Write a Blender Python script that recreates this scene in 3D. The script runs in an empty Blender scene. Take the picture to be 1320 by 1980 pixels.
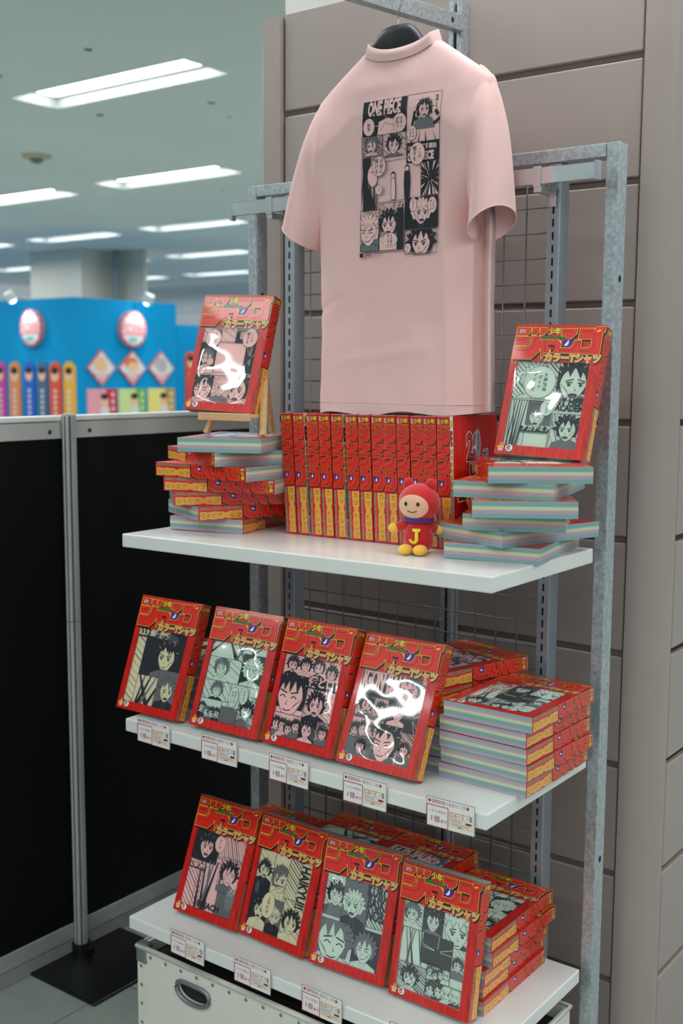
import bpy, bmesh, math, random
import numpy as np
from mathutils import Vector, Matrix, noise
from mathutils.geometry import tessellate_polygon

# ------------------------------------------------------------------ camera, world, exposure
scn = bpy.context.scene
COL = scn.collection
cam_d = bpy.data.cameras.new('camera')
cam = bpy.data.objects.new('camera', cam_d); COL.objects.link(cam)
Rr = Vector((0.80021626, 0.59968961, 0.00512943)); Ru = Vector((-0.07702716, 0.09429398, 0.99256006)); Rf = Vector((-0.59474428, 0.79465780, -0.12164796))
CAM = Vector((1.82153, -1.65041, 1.6))
cam.matrix_world = Matrix(((Rr.x, Ru.x, -Rf.x, CAM.x), (Rr.y, Ru.y, -Rf.y, CAM.y), (Rr.z, Ru.z, -Rf.z, CAM.z), (0, 0, 0, 1)))
cam_d.sensor_width = 36; cam_d.sensor_fit = 'AUTO'; cam_d.lens = 2204.34 / 1980 * 36
cam_d.clip_start = .05; cam_d.clip_end = 100
cam_d.dof.use_dof = True; cam_d.dof.focus_distance = 2.2; cam_d.dof.aperture_fstop = 3.6
scn.camera = cam
wd = bpy.data.worlds.new('world'); scn.world = wd; wd.use_nodes = True
wd.node_tree.nodes['Background'].inputs[0].default_value = (.70, .82, .90, 1)
wd.node_tree.nodes['Background'].inputs[1].default_value = .32
scn.view_settings.view_transform = 'Standard'; scn.view_settings.look = 'None'
scn.view_settings.gamma = 1; scn.view_settings.use_curve_mapping = False
scn.view_settings.exposure = 0.47
scn.cycles.max_bounces = 7; scn.cycles.glossy_bounces = 3; scn.cycles.transparent_max_bounces = 10; scn.cycles.adaptive_threshold = .02
LAMP = 13.0          # emission of the fluorescent tubes

PI = math.pi
rad = math.radians
# ------------------------------------------------------------------ materials
def lin(c):
    c = c / 255
    return c / 12.92 if c <= .04045 else ((c + .055) / 1.055) ** 2.4
def rgb(r, g, b): return (lin(r), lin(g), lin(b), 1)
MATS = {}
def mat(name, col, rough=.5, metal=0, spec=.5, noise_amt=0, noise_scale=20, stretch=(1, 1, 1), bump=0, bump_scale=200, coat=0, emit=0, sheen=0):
    if name in MATS: return MATS[name]
    m = bpy.data.materials.new(name); MATS[name] = m; m.use_nodes = True
    nt = m.node_tree; b = nt.nodes['Principled BSDF']
    b.inputs['Base Color'].default_value = col; b.inputs['Roughness'].default_value = rough
    b.inputs['Metallic'].default_value = metal; b.inputs['Specular IOR Level'].default_value = spec
    b.inputs['Coat Weight'].default_value = coat; b.inputs['Coat Roughness'].default_value = .06
    if sheen: b.inputs['Sheen Weight'].default_value = sheen
    if emit:
        b.inputs['Emission Color'].default_value = col; b.inputs['Emission Strength'].default_value = emit
    if noise_amt or bump:
        tc = nt.nodes.new('ShaderNodeTexCoord'); mp = nt.nodes.new('ShaderNodeMapping'); mp.inputs['Scale'].default_value = stretch
        nt.links.new(tc.outputs['Object'], mp.inputs[0])
    if noise_amt:
        n = nt.nodes.new('ShaderNodeTexNoise'); n.inputs['Scale'].default_value = noise_scale; n.inputs['Detail'].default_value = 4
        nt.links.new(mp.outputs[0], n.inputs['Vector'])
        r = nt.nodes.new('ShaderNodeValToRGB')
        k = 1 - noise_amt
        r.color_ramp.elements[0].position = .3; r.color_ramp.elements[1].position = .7
        r.color_ramp.elements[0].color = (col[0] * k, col[1] * k, col[2] * k, 1); r.color_ramp.elements[1].color = tuple(min(1, c * (1 + noise_amt * .6)) for c in col[:3]) + (1,)
        nt.links.new(n.outputs['Fac'], r.inputs[0]); nt.links.new(r.outputs[0], b.inputs['Base Color'])
    if bump:
        n2 = nt.nodes.new('ShaderNodeTexNoise'); n2.inputs['Scale'].default_value = bump_scale; n2.inputs['Detail'].default_value = 3
        nt.links.new(mp.outputs[0], n2.inputs['Vector'])
        bp = nt.nodes.new('ShaderNodeBump'); bp.inputs['Strength'].default_value = bump; bp.inputs['Distance'].default_value = .001
        nt.links.new(n2.outputs['Fac'], bp.inputs['Height']); nt.links.new(bp.outputs[0], b.inputs['Normal'])
    return m
M_wall = mat('taupe_metal_cladding', rgb(163, 149, 143), .42, noise_amt=.05, noise_scale=3)
M_gap = mat('joint_shadow_gap', rgb(128, 114, 107), .7)
M_white_wall = mat('white_plaster', rgb(214, 214, 208), .8, noise_amt=.03, noise_scale=5)
M_ceiling = mat('painted_ceiling', rgb(226, 234, 232), .75, noise_amt=.05, noise_scale=.8)
M_floor = mat('vinyl_tile', rgb(148, 158, 150), .45, noise_amt=.08, noise_scale=9)
M_grout = mat('tile_joint', rgb(80, 84, 78), .8)
M_shelf = mat('white_shelf_laminate', rgb(228, 229, 226), .2, noise_amt=.02, noise_scale=12)
M_shelf_edge = mat('shelf_edge_band', rgb(218, 217, 205), .45)
M_galv = mat('galvanised_steel', rgb(184, 191, 196), .34, metal=.5, noise_amt=.30, noise_scale=130, bump=.1, bump_scale=90)
M_steel = mat('grey_steel_upright', rgb(168, 177, 186), .36, metal=.5, noise_amt=.06, noise_scale=30)
M_chrome = mat('polished_steel_bar', rgb(205, 210, 212), .16, metal=.95, noise_amt=.05, noise_scale=15)
M_wire = mat('mesh_wire_steel', rgb(128, 136, 142), .35, metal=.6)
M_slot = mat('slot_dark', rgb(14, 15, 17), .9)
M_board = mat('black_partition_board', rgb(9, 10, 13), .55, spec=.2)
M_alu = mat('brushed_aluminium', rgb(184, 187, 186), .38, metal=.35, noise_amt=.05, noise_scale=30)
M_alu_dk = mat('dark_aluminium_groove_shade', rgb(60, 62, 64), .5, metal=.5)  # dark metal parts, also the painted shade of the pole ribs
M_rail = mat('partition_rail_grey', rgb(186, 186, 180), .45, noise_amt=.03, noise_scale=8)
M_plate = mat('black_base_plate', rgb(15, 17, 21), .38)
M_teal = mat('teal_booth_panel', rgb(0, 148, 206), .6, spec=.15)
M_red = mat('red_box_card', rgb(214, 34, 26), .32, coat=.35, noise_amt=.28, noise_scale=14, stretch=(12, 1.2, 3))
M_redp = mat('print_red', rgb(228, 40, 28), .32, coat=.35)
M_black = mat('print_black', rgb(22, 18, 20), .4, coat=.2)
M_yel = mat('print_yellow', rgb(246, 222, 36), .35, coat=.3)
M_gold = mat('print_golden', rgb(240, 176, 28), .35, coat=.3)
M_green = mat('print_green', rgb(36, 150, 62), .35, coat=.3)
M_grey = mat('print_grey', rgb(190, 178, 186), .4, coat=.2)
M_whitep = mat('print_white', rgb(240, 240, 240), .4)
M_purple = mat('print_purple', rgb(66, 36, 146), .4, coat=.2)
M_dkred = mat('print_dark_red', rgb(150, 18, 22), .35, coat=.3)
M_ink = mat('manga_ink', rgb(40, 44, 52), .85)
M_tone = mat('manga_screen_tone', rgb(112, 114, 118), .85)
CL = {'pink': mat('pink_cotton', rgb(244, 199, 196), .88, sheen=.2, bump=.25, bump_scale=900, noise_amt=.03, noise_scale=18),
      'green': mat('pale_green_cotton', rgb(206, 224, 210), .88, bump=.25, bump_scale=900),
      'cream': mat('cream_cotton', rgb(224, 217, 184), .88, bump=.25, bump_scale=900)}
M_wood = mat('pale_pine', rgb(222, 184, 138), .55, noise_amt=.12, noise_scale=20, stretch=(1, 1, 8))
M_hanger = mat('black_hanger_plastic', rgb(24, 25, 30), .45)
M_plush = mat('red_plush_fabric', rgb(206, 26, 32), .9, sheen=.5, bump=.6, bump_scale=500, noise_amt=.12, noise_scale=60)
M_plushy = mat('yellow_plush_fabric', rgb(250, 196, 66), .9, sheen=.4, bump=.5, bump_scale=500)
M_skin = mat('peach_plush_fabric', rgb(238, 188, 152), .9, sheen=.3, bump=.3, bump_scale=500)
M_felt = mat('purple_felt', rgb(72, 40, 140), .9, sheen=.3)
M_trunk = mat('white_fibreboard', rgb(226, 224, 212), .55, noise_amt=.02, noise_scale=8)
M_trimg = mat('grey_metal_corner', rgb(140, 145, 152), .4, metal=.6)
M_dark = mat('trunk_shade_dark', rgb(36, 33, 32), .8)  # dark colour stands in for the shade inside the trunk
M_rivet = mat('rivet_metal', rgb(150, 148, 138), .35, metal=.7)
M_card = mat('white_price_card', rgb(232, 232, 230), .5)
M_cardred = mat('card_crimson', rgb(176, 34, 60), .5)
M_pink_sign = mat('sign_pink', rgb(236, 150, 160), .5)
M_lamp = mat('fluorescent_tube', (.97, .99, 1, 1), .5, emit=LAMP)
M_tray = mat('white_light_tray', rgb(190, 196, 195), .5)
M_house = mat('lamp_housing', rgb(225, 228, 226), .5)

def stripes(name, stops, T):
    m = bpy.data.materials.new(name); m.use_nodes = True; nt = m.node_tree; b = nt.nodes['Principled BSDF']
    b.inputs['Roughness'].default_value = .3; b.inputs['Coat Weight'].default_value = .3; b.inputs['Coat Roughness'].default_value = .08
    tc = nt.nodes.new('ShaderNodeTexCoord'); sp = nt.nodes.new('ShaderNodeSeparateXYZ'); mt = nt.nodes.new('ShaderNodeMath'); mt.operation = 'DIVIDE'; mt.inputs[1].default_value = T
    r = nt.nodes.new('ShaderNodeValToRGB'); r.color_ramp.interpolation = 'EASE'
    while len(r.color_ramp.elements) < len(stops): r.color_ramp.elements.new(.5)
    for e, (p, c) in zip(r.color_ramp.elements, stops): e.position = p; e.color = c
    nt.links.new(tc.outputs['Object'], sp.inputs[0]); nt.links.new(sp.outputs['Z'], mt.inputs[0]); nt.links.new(mt.outputs[0], r.inputs[0]); nt.links.new(r.outputs[0], b.inputs['Base Color'])
    return m
BW, BH, BT = .182, .256, .0293
cT, cY, cM, cG = rgb(128, 170, 170), rgb(204, 212, 168), rgb(190, 160, 180), rgb(168, 172, 182)
M_strA = stripes('page_edge_stripes', [(0, cT), (.2, cT), (.32, cM), (.44, cM), (.52, cY), (.66, cY), (.74, cT), (.92, cT), (1, cG)], BT)
M_strB = stripes('page_edge_stripes_reversed', [(0, cG), (.12, cM), (.24, cT), (.4, cT), (.5, cY), (.6, cY), (.7, cM), (.8, cM), (.9, cT), (1, cG)], BT)

def film_mat():
    m = bpy.data.materials.new('clear_plastic_film'); m.use_nodes = True; nt = m.node_tree
    nt.nodes.remove(nt.nodes['Principled BSDF'])
    out = nt.nodes['Material Output']; tr = nt.nodes.new('ShaderNodeBsdfTransparent'); tr.inputs[0].default_value = (.84, .84, .84, 1); gl = nt.nodes.new('ShaderNodeBsdfGlossy'); gl.inputs['Roughness'].default_value = .05
    fr = nt.nodes.new('ShaderNodeFresnel'); fr.inputs['IOR'].default_value = 1.38; mx = nt.nodes.new('ShaderNodeAddShader')
    ad = nt.nodes.new('ShaderNodeMath'); ad.operation = 'ADD'; ad.inputs[1].default_value = .08
    nt.links.new(fr.outputs[0], ad.inputs[0]); nt.links.new(ad.outputs[0], gl.inputs['Color']); nt.links.new(tr.outputs[0], mx.inputs[0]); nt.links.new(gl.outputs[0], mx.inputs[1]); nt.links.new(mx.outputs[0], out.inputs[0])
    MATS['film'] = m; return m
M_film = film_mat()

# ------------------------------------------------------------------ mesh helpers
def link(o, parent=None):
    COL.objects.link(o)
    if parent is not None: o.parent = parent
    return o
def obj(name, me, parent=None, loc=None, rot=None):
    o = bpy.data.objects.new(name, me); link(o, parent)
    if loc is not None: o.location = loc
    if rot is not None: o.rotation_euler = rot
    return o
def tag(o, label=None, cat=None, group=None, kind=None):
    if label: o['label'] = label
    if cat: o['category'] = cat
    if group: o['group'] = group
    if kind: o['kind'] = kind
    return o
def thing(name, label, cat, loc=(0, 0, 0), rotz=0, group=None):
    o = bpy.data.objects.new(name, None); link(o); o.location = loc; o.rotation_euler = (0, 0, rotz); o.empty_display_size = .05
    return tag(o, label, cat, group)
class MB:
    def __init__(s): s.v = []; s.f = []; s.m = []
    def add(s, vs, fs, mi=0):
        b = len(s.v); s.v += [tuple(v) for v in vs]
        for f in fs: s.f.append(tuple(i + b for i in f)); s.m.append(mi)
        return s
    def box(s, x0, x1, y0, y1, z0, z1, mi=0):
        return s.add([(x0, y0, z0), (x1, y0, z0), (x1, y1, z0), (x0, y1, z0), (x0, y0, z1), (x1, y0, z1), (x1, y1, z1), (x0, y1, z1)],
                     [(3, 2, 1, 0), (4, 5, 6, 7), (0, 1, 5, 4), (1, 2, 6, 5), (2, 3, 7, 6), (3, 0, 4, 7)], mi)
    def prism(s, pts, z0, z1, mi=0, f=lambda p, z: (p[0], p[1], z)):
        n = len(pts); b = [f(p, z0) for p in pts]; t = [f(p, z1) for p in pts]
        tris = tessellate_polygon([[Vector((p[0], p[1], 0)) for p in pts]])
        s.add(b + t, [tuple(reversed(x)) for x in tris] + [tuple(i + n for i in x) for x in tris] + [(i, (i + 1) % n, n + (i + 1) % n, n + i) for i in range(n)], mi)
        return s
    def tube(s, path, r, n=8, mi=0, cap=True, closed=False):
        P = [Vector(p) for p in path]; k = len(P); rings = []
        rs = r if isinstance(r, (list, tuple)) else [r] * k
        for i in range(k):
            if closed: t = (P[(i + 1) % k] - P[i - 1])
            else: t = (P[min(i + 1, k - 1)] - P[max(i - 1, 0)])
            t.normalize(); a = t.cross(Vector((0, 0, 1)))
            if a.length < .05: a = t.cross(Vector((1, 0, 0)))
            a.normalize(); c = t.cross(a)
            rings.append([P[i] + rs[i] * (math.cos(2 * PI * j / n) * a + math.sin(2 * PI * j / n) * c) for j in range(n)])
        vs = [v for rg in rings for v in rg]; fs = []
        for i in range(k if closed else k - 1):
            i2 = (i + 1) % k
            for j in range(n): fs.append((i * n + j, i * n + (j + 1) % n, i2 * n + (j + 1) % n, i2 * n + j))
        if cap and not closed: fs += [tuple(range(n - 1, -1, -1)), tuple(range((k - 1) * n, k * n))]
        return s.add(vs, fs, mi)
    def ellipsoid(s, c, r, n=24, k=14, mi=0, rot=None, f=None):
        vs = []
        for i in range(k + 1):
            th = PI * i / k
            for j in range(n):
                ph = 2 * PI * j / n
                d = Vector((math.sin(th) * math.cos(ph), math.sin(th) * math.sin(ph), math.cos(th)))
                v = Vector((d.x * r[0], d.y * r[1], d.z * r[2]))
                if f: v = f(v, d)
                if rot is not None: v = rot @ v
                vs.append(v + Vector(c))
        fs = [(i * n + j, (i + 1) * n + j, (i + 1) * n + (j + 1) % n, i * n + (j + 1) % n) for i in range(k) for j in range(n)]
        return s.add(vs, fs, mi)
    def mesh(s, name, mats, smooth=False, bevel=0, weld=False, segs=2):
        me = bpy.data.meshes.new(name); me.from_pydata(s.v, [], s.f)
        if not isinstance(mats, (list, tuple)): mats = [mats]
        for m in mats: me.materials.append(m)
        me.polygons.foreach_set('material_index', s.m)
        if bevel or weld:
            bm = bmesh.new(); bm.from_mesh(me)
            if weld: bmesh.ops.remove_doubles(bm, verts=bm.verts, dist=weld if weld is not True else 1e-5)
            if bevel: bmesh.ops.bevel(bm, geom=[e for e in bm.edges if len(e.link_faces) == 2 and e.calc_face_angle(0) > .6], offset=bevel, segments=segs, affect='EDGES', profile=.5, clamp_overlap=True)
            bmesh.ops.recalc_face_normals(bm, faces=bm.faces)
            bm.to_mesh(me); bm.free()
        if smooth:
            me.polygons.foreach_set('use_smooth', [True] * len(me.polygons))
            if bevel: me.set_sharp_from_angle(angle=rad(40))
        me.update(); return me
def sm_(a, b, x): t = max(0, min(1, (x - a) / (b - a))); return t * t * (3 - 2 * t)
def boxm(name, x0, x1, y0, y1, z0, z1, m, bevel=0): return MB().box(x0, x1, y0, y1, z0, z1).mesh(name, m, bevel=bevel)

# ------------------------------------------------------------------ flat print toolkit
_glyph = {}
def glyph(s, off):
    key = (s, off)
    if key not in _glyph:
        c = bpy.data.curves.new('t', 'FONT'); c.body = s; c.offset = off; c.resolution_u = 2
        o = bpy.data.objects.new('t', c); COL.objects.link(o)
        bpy.context.view_layer.update()
        dg = bpy.context.evaluated_depsgraph_get(); me = bpy.data.meshes.new_from_object(o.evaluated_get(dg))
        me.calc_loop_triangles()
        _glyph[key] = [[(me.vertices[i].co.x, me.vertices[i].co.y) for i in t.vertices] for t in me.loop_triangles]
        bpy.data.objects.remove(o); bpy.data.curves.remove(c); bpy.data.meshes.remove(me)
    return _glyph[key]
def clip_poly(p, c):
    a = sum(c[i][0] * c[(i + 1) % len(c)][1] - c[(i + 1) % len(c)][0] * c[i][1] for i in range(len(c)))
    sg = 1 if a > 0 else -1
    for i in range(len(c)):
        if not p: return p
        ax, ay = c[i]; bx, by = c[(i + 1) % len(c)]; out = []
        d = lambda q: sg * ((bx - ax) * (q[1] - ay) - (by - ay) * (q[0] - ax))
        for j in range(len(p)):
            q, r = p[j], p[(j + 1) % len(p)]; dq, dr = d(q), d(r)
            if dq >= 0: out.append(q)
            if dq * dr < 0:
                t = dq / (dq - dr); out.append((q[0] + t * (r[0] - q[0]), q[1] + t * (r[1] - q[1])))
        p = out
    return p
def offset_poly(P, d):
    n = len(P); a = sum(P[i][0] * P[(i + 1) % n][1] - P[(i + 1) % n][0] * P[i][1] for i in range(n)); sg = 1 if a > 0 else -1
    out = []
    for i in range(n):
        p, q, r = P[i - 1], P[i], P[(i + 1) % n]
        e1 = Vector((q[0] - p[0], q[1] - p[1])).normalized(); e2 = Vector((r[0] - q[0], r[1] - q[1])).normalized()
        n1 = Vector((e1.y, -e1.x)) * sg; n2 = Vector((e2.y, -e2.x)) * sg
        b = n1 + n2
        if b.length < .3: b = n1
        b.normalize(); k = min(1.8, 1 / max(.3, b.dot(n1)))
        out.append((q[0] + b.x * d * k, q[1] + b.y * d * k))
    return out
class Art:
    """flat shapes, x to the right, y downwards, painter's order"""
    def __init__(s): s.t = []; s.k = 0
    def poly(s, P, m, clip=None):
        s.k += 1
        for tri in tessellate_polygon([[Vector((p[0], p[1], 0)) for p in P]]):
            q = [tuple(P[i][:2]) for i in tri]
            if clip: q = clip_poly(q, clip)
            if len(q) >= 3: s.t.append((q, m, s.k))
    def rect(s, x, y, w, h, m, clip=None): s.poly([(x, y), (x + w, y), (x + w, y + h), (x, y + h)], m, clip)
    def line(s, P, w, m, clip=None):
        s.k += 1
        for a, b in zip(P, P[1:]):
            d = Vector((b[0] - a[0], b[1] - a[1]))
            if d.length < 1e-9: continue
            n = Vector((-d.y, d.x)).normalized() * w / 2
            q = [(a[0] + n.x, a[1] + n.y), (b[0] + n.x, b[1] + n.y), (b[0] - n.x, b[1] - n.y), (a[0] - n.x, a[1] - n.y)]
            if clip: q = clip_poly(q, clip)
            if len(q) >= 3: s.t.append((q, m, s.k))
    def loop(s, P, w, m, clip=None): s.line(list(P) + [P[0]], w, m, clip)
    def ell(s, x, y, rx, ry, m, clip=None, n=18): s.poly([(x + rx * math.cos(2 * PI * i / n), y + ry * math.sin(2 * PI * i / n)) for i in range(n)], m, clip)
    def text(s, txt, x, y, h, m, sx=1, off=0, clip=None, rot=0, skew=0):
        """x, y: left end of the base line; h: letter height"""
        s.k += 1; ca, sa = math.cos(rot), math.sin(rot)
        for t in glyph(txt, off):
            q = []
            for px, py in t:
                a, b = (px + skew * py) * h * sx, -py * h; q.append((x + a * ca - b * sa, y + a * sa + b * ca))
            if clip: q = clip_poly(q, clip)
            if len(q) >= 3: s.t.append((q, m, s.k))
    def vtext(s, txt, x, y, h, m, off=0, clip=None, step=1.05):
        for i, ch in enumerate(txt):
            if ch == 'ー': s.text('|', x + h * .35, y + h * (i * step + .82), h * .9, m, off=off, clip=clip)
            else: s.text(ch, x, y + h * (i * step + .88), h, m, off=off, clip=clip)
    def balloon(s, x, y, rx, ry, cols, h, lw, clip=None):
        s.ell(x, y, rx + lw, ry + lw, 'ink', clip); s.ell(x, y, rx, ry, 'paper', clip)
        n = len(cols); x0 = x + (n - 1) * h * .62 - h * .5
        for i, c in enumerate(cols): s.vtext(c, x0 - i * h * 1.24, y - len(c) * h * .52, h, 'ink', off=.015, clip=clip)
    def burst(s, x, y, clip, seed, n=40, r=1, inner=.3, m='ink'):
        rn = random.Random(seed); s.k += 1
        for i in range(n):
            a = 2 * PI * (i + rn.random() * .8) / n; w = rn.uniform(.25, .7) * PI / n; r0 = r * inner * rn.uniform(.7, 1.4)
            q = clip_poly([(x + r0 * math.cos(a), y + r0 * math.sin(a)), (x + r * math.cos(a - w), y + r * math.sin(a - w)), (x + r * math.cos(a + w), y + r * math.sin(a + w))], clip)
            if len(q) >= 3: s.t.append((q, m, s.k))
    def hatch(s, clip, n, seed, m='ink', w=.0006):
        rn = random.Random(seed); xs = [p[0] for p in clip]; ys = [p[1] for p in clip]; L = max(max(xs) - min(xs), max(ys) - min(ys)); a = rn.uniform(.4, 1.2); s.k += 1
        cx, cy = sum(xs) / len(xs), sum(ys) / len(ys)
        for i in range(n):
            o = (i / n - .5) * 2 * L + rn.uniform(-.2, .2) * L / n; d = Vector((math.cos(a), math.sin(a))); nn = Vector((-d.y, d.x)); ww = w * rn.uniform(.5, 1.8)
            c = Vector((cx, cy)) + nn * o; q = clip_poly([tuple(c - d * L + nn * ww), tuple(c + d * L + nn * ww), tuple(c + d * L - nn * ww), tuple(c - d * L - nn * ww)], clip)
            if len(q) >= 3: s.t.append((q, m, s.k))
    def head(s, x, y, r, seed, clip):
        """an anonymous comic face: hair mass, face oval, eyes, mouth, shoulders"""
        rn = random.Random(seed); lw = max(.0005, r * .035); fl = rn.choice((-1, 1)); dark = rn.random() < .55; hm = 'ink' if dark else rn.choice(('tone', 'paper'))
        sh = [(x - r * 1.7, y + r * 2.6), (x - r * 1.3, y + r * 1.35), (x - r * .4, y + r * 1.0), (x + r * .4, y + r * 1.0), (x + r * 1.3, y + r * 1.35), (x + r * 1.7, y + r * 2.6)]
        s.poly(sh, rn.choice(('ink', 'paper', 'tone')), clip); s.line(sh, lw, 'ink', clip)
        nsp = rn.randint(9, 14); hair = []
        for i in range(nsp * 2 + 1):
            a = PI * .92 + (PI * 1.16) * i / (nsp * 2); k = 1.28 * rn.uniform(.98, 1.22) if i % 2 else 1.08 * rn.uniform(.95, 1.05)
            hair.append((x + r * k * math.cos(a), y - r * .05 + r * 1.08 * k * math.sin(a)))
        hair += [(x + r * .9, y + r * .7), (x - r * .9, y + r * .7)]
        s.poly(hair, hm, clip); s.loop(hair, lw, 'ink', clip)
        face = [(x + r * .82 * math.cos(a) * (1 if math.sin(a) < .2 else 1 - .35 * math.sin(a)), y + r * .18 + r * 1.0 * math.sin(a)) for a in [2 * PI * i / 20 for i in range(20)]]
        s.poly(face, 'paper', clip); s.loop(face, lw, 'ink', clip)
        nb = rn.randint(4, 6)
        for i in range(nb):
            bx = x - r * .8 + 1.6 * r * i / (nb - 1); s.poly([(bx - r * .30, y - r * (.98 - .35 * (abs(bx - x) / r) ** 2)), (bx + r * .30, y - r * (.98 - .35 * (abs(bx - x) / r) ** 2)), (bx + rn.uniform(-.2, .2) * r, y - r * rn.uniform(.02, .28))], hm, clip)
            if hm == 'paper': s.line([(bx - r * .2, y - r * .6), (bx, y - r * .12), (bx + r * .2, y - r * .6)], lw, 'ink', clip)
        if hm == 'ink':
            for i in range(5): a = PI * 1.15 + PI * .7 * i / 4 + rn.uniform(-.1, .1); s.line([(x + r * .95 * math.cos(a), y - r * .05 + r * .95 * math.sin(a)), (x + r * 1.16 * math.cos(a + .06), y - r * .05 + r * 1.2 * math.sin(a + .06))], lw, 'paper', clip)
        else:
            for i in range(9): a = PI * 1.05 + PI * .9 * i / 8; s.line([(x + r * .85 * math.cos(a), y - r * .05 + r * .9 * math.sin(a)), (x + r * 1.2 * math.cos(a + .08), y - r * .05 + r * 1.25 * math.sin(a + .08))], lw, 'ink', clip)
        for i in range(5): s.line([(x - fl * r * (.74 - .09 * i), y + r * (.15 + .08 * i)), (x - fl * r * (.56 - .09 * i), y + r * (.34 + .1 * i))], lw * .7, 'ink', clip)
        s.line([(x - r * .25, y + r * 1.12), (x - r * .1, y + r * 1.5), (x - r * .3, y + r * 2.2)], lw, 'tone', clip); s.line([(x + r * .3, y + r * 1.12), (x + r * .15, y + r * 1.5), (x + r * .4, y + r * 2.2)], lw, 'tone', clip)
        ex = r * .36; ey = y + r * .16; dx = fl * r * .12; closed = rn.random() < .3
        for sg in (-1, 1):
            cx = x + dx + sg * ex
            s.line([(cx - r * .24, ey - r * (.25 + .06 * sg * fl)), (cx + r * .24, ey - r * (.25 - .06 * sg * fl))], lw * 2, 'ink', clip)
            if closed: s.line([(cx - r * .2, ey + r * .04), (cx, ey - r * .08), (cx + r * .2, ey + r * .04)], lw * 1.6, 'ink', clip)
            else:
                s.line([(cx - r * .21, ey - r * .1), (cx + r * .21, ey - r * .12)], lw * 2, 'ink', clip); s.ell(cx, ey, r * .11, r * .14, 'ink', clip, 10); s.ell(cx + r * .03, ey - r * .05, r * .04, r * .04, 'paper', clip, 6)
        s.line([(x + dx, y + r * .35), (x + dx + fl * r * .1, y + r * .52), (x + dx, y + r * .54)], lw, 'ink', clip)
        if rn.random() < .4: s.ell(x + dx * .7, y + r * .82, r * .3, r * .14, 'ink', clip, 12); s.ell(x + dx * .7, y + r * .86, r * .2, r * .06, 'tone', clip, 10)
        else: s.line([(x + dx * .7 - r * .26, y + r * .78), (x + dx * .7, y + r * .84), (x + dx * .7 + r * .26, y + r * .76)], lw * 1.5, 'ink', clip)
    def panel(s, q, kind, seed, lw=.0009):
        xs = [p[0] for p in q]; ys = [p[1] for p in q]; x0, x1, y0, y1 = min(xs), max(xs), min(ys), max(ys); w, h = x1 - x0, y1 - y0; cx, cy = (x0 + x1) / 2, (y0 + y1) / 2; rn = random.Random(seed)
        if kind in ('dark', 'darkhead'): s.poly(q, 'ink')
        if kind in ('tone', 'tonehead'): s.poly(q, 'tone')
        if kind in ('burst', 'bursthead'): s.burst(cx, cy, q, seed, 44, max(w, h), .35)
        if kind in ('hatch', 'hatchhead'): s.hatch(q, 26, seed)
        if kind == 'head': s.hatch(q, 14, seed, 'tone', .0005)
        if kind == 'dark':
            for i in range(5):
                a = rn.uniform(0, 2 * PI); s.line([(cx + w * .1 * math.cos(a), cy + h * .1 * math.sin(a)), (cx + w * math.cos(a), cy + h * math.sin(a))], .001, 'paper', q)
        if kind.endswith('head'): s.head(cx + rn.uniform(-.1, .1) * w, cy + rn.uniform(-.08, .04) * h, min(w * .36, h * .34), seed, q)
        if kind == 'bighead': s.head(cx + rn.uniform(-.12, .12) * w, cy, min(w, h) * .55, seed, q)
        if kind == 'crowd':
            for i in range(4): s.head(x0 + w * (.15 + .235 * i), cy + h * rn.uniform(-.1, .15), min(w * .15, h * .34), seed + i, q)
        if kind == 'drape':
            for i in range(7):
                a = x0 + w * (i + .2) / 7; b = w / 7 * rn.uniform(.35, .8); o = w * rn.uniform(-.3, .3)
                s.poly([(a, y0), (a + b * .4, y0), (a + b + o, y1), (a + o, y1)], rn.choice(('ink', 'ink', 'tone')), q)
        s.loop(q, lw, 'ink')
    def build(s, name, mats, fmap, dz=2e-5, maxlen=0):
        names = list(mats); vs = []; fs = []; mi = []; cache = {}
        tris = s.t
        if maxlen:
            out = []
            for q, m, k in tris:
                st = [[q[0], q[i], q[i + 1]] for i in range(1, len(q) - 1)]
                while st:
                    t = st.pop(); L = [math.dist(t[i], t[(i + 1) % 3]) for i in range(3)]; j = L.index(max(L))
                    if L[j] > maxlen:
                        a, b, c = t[j], t[(j + 1) % 3], t[(j + 2) % 3]; mdl = ((a[0] + b[0]) / 2, (a[1] + b[1]) / 2); st += [[a, mdl, c], [mdl, b, c]]
                    else: out.append((t, m, k))
            tris = out
        for q, m, k in tris:
            idx = []
            for p in q:
                key = (round(p[0], 7), round(p[1], 7), k)
                if key not in cache: cache[key] = len(vs); vs.append(tuple(fmap(p[0], p[1], (k + 4) * dz)))
                idx.append(cache[key])
            if len(set(idx)) == len(idx): fs.append(idx); mi.append(names.index(m))
        me = bpy.data.meshes.new(name); me.from_pydata(vs, [], fs)
        for n in names: me.materials.append(mats[n])
        me.polygons.foreach_set('material_index', mi); me.update(); return me
PR = dict(red=M_redp, black=M_black, yel=M_yel, gold=M_gold, green=M_green, grey=M_grey, white=M_whitep, purple=M_purple, dkred=M_dkred)

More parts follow.
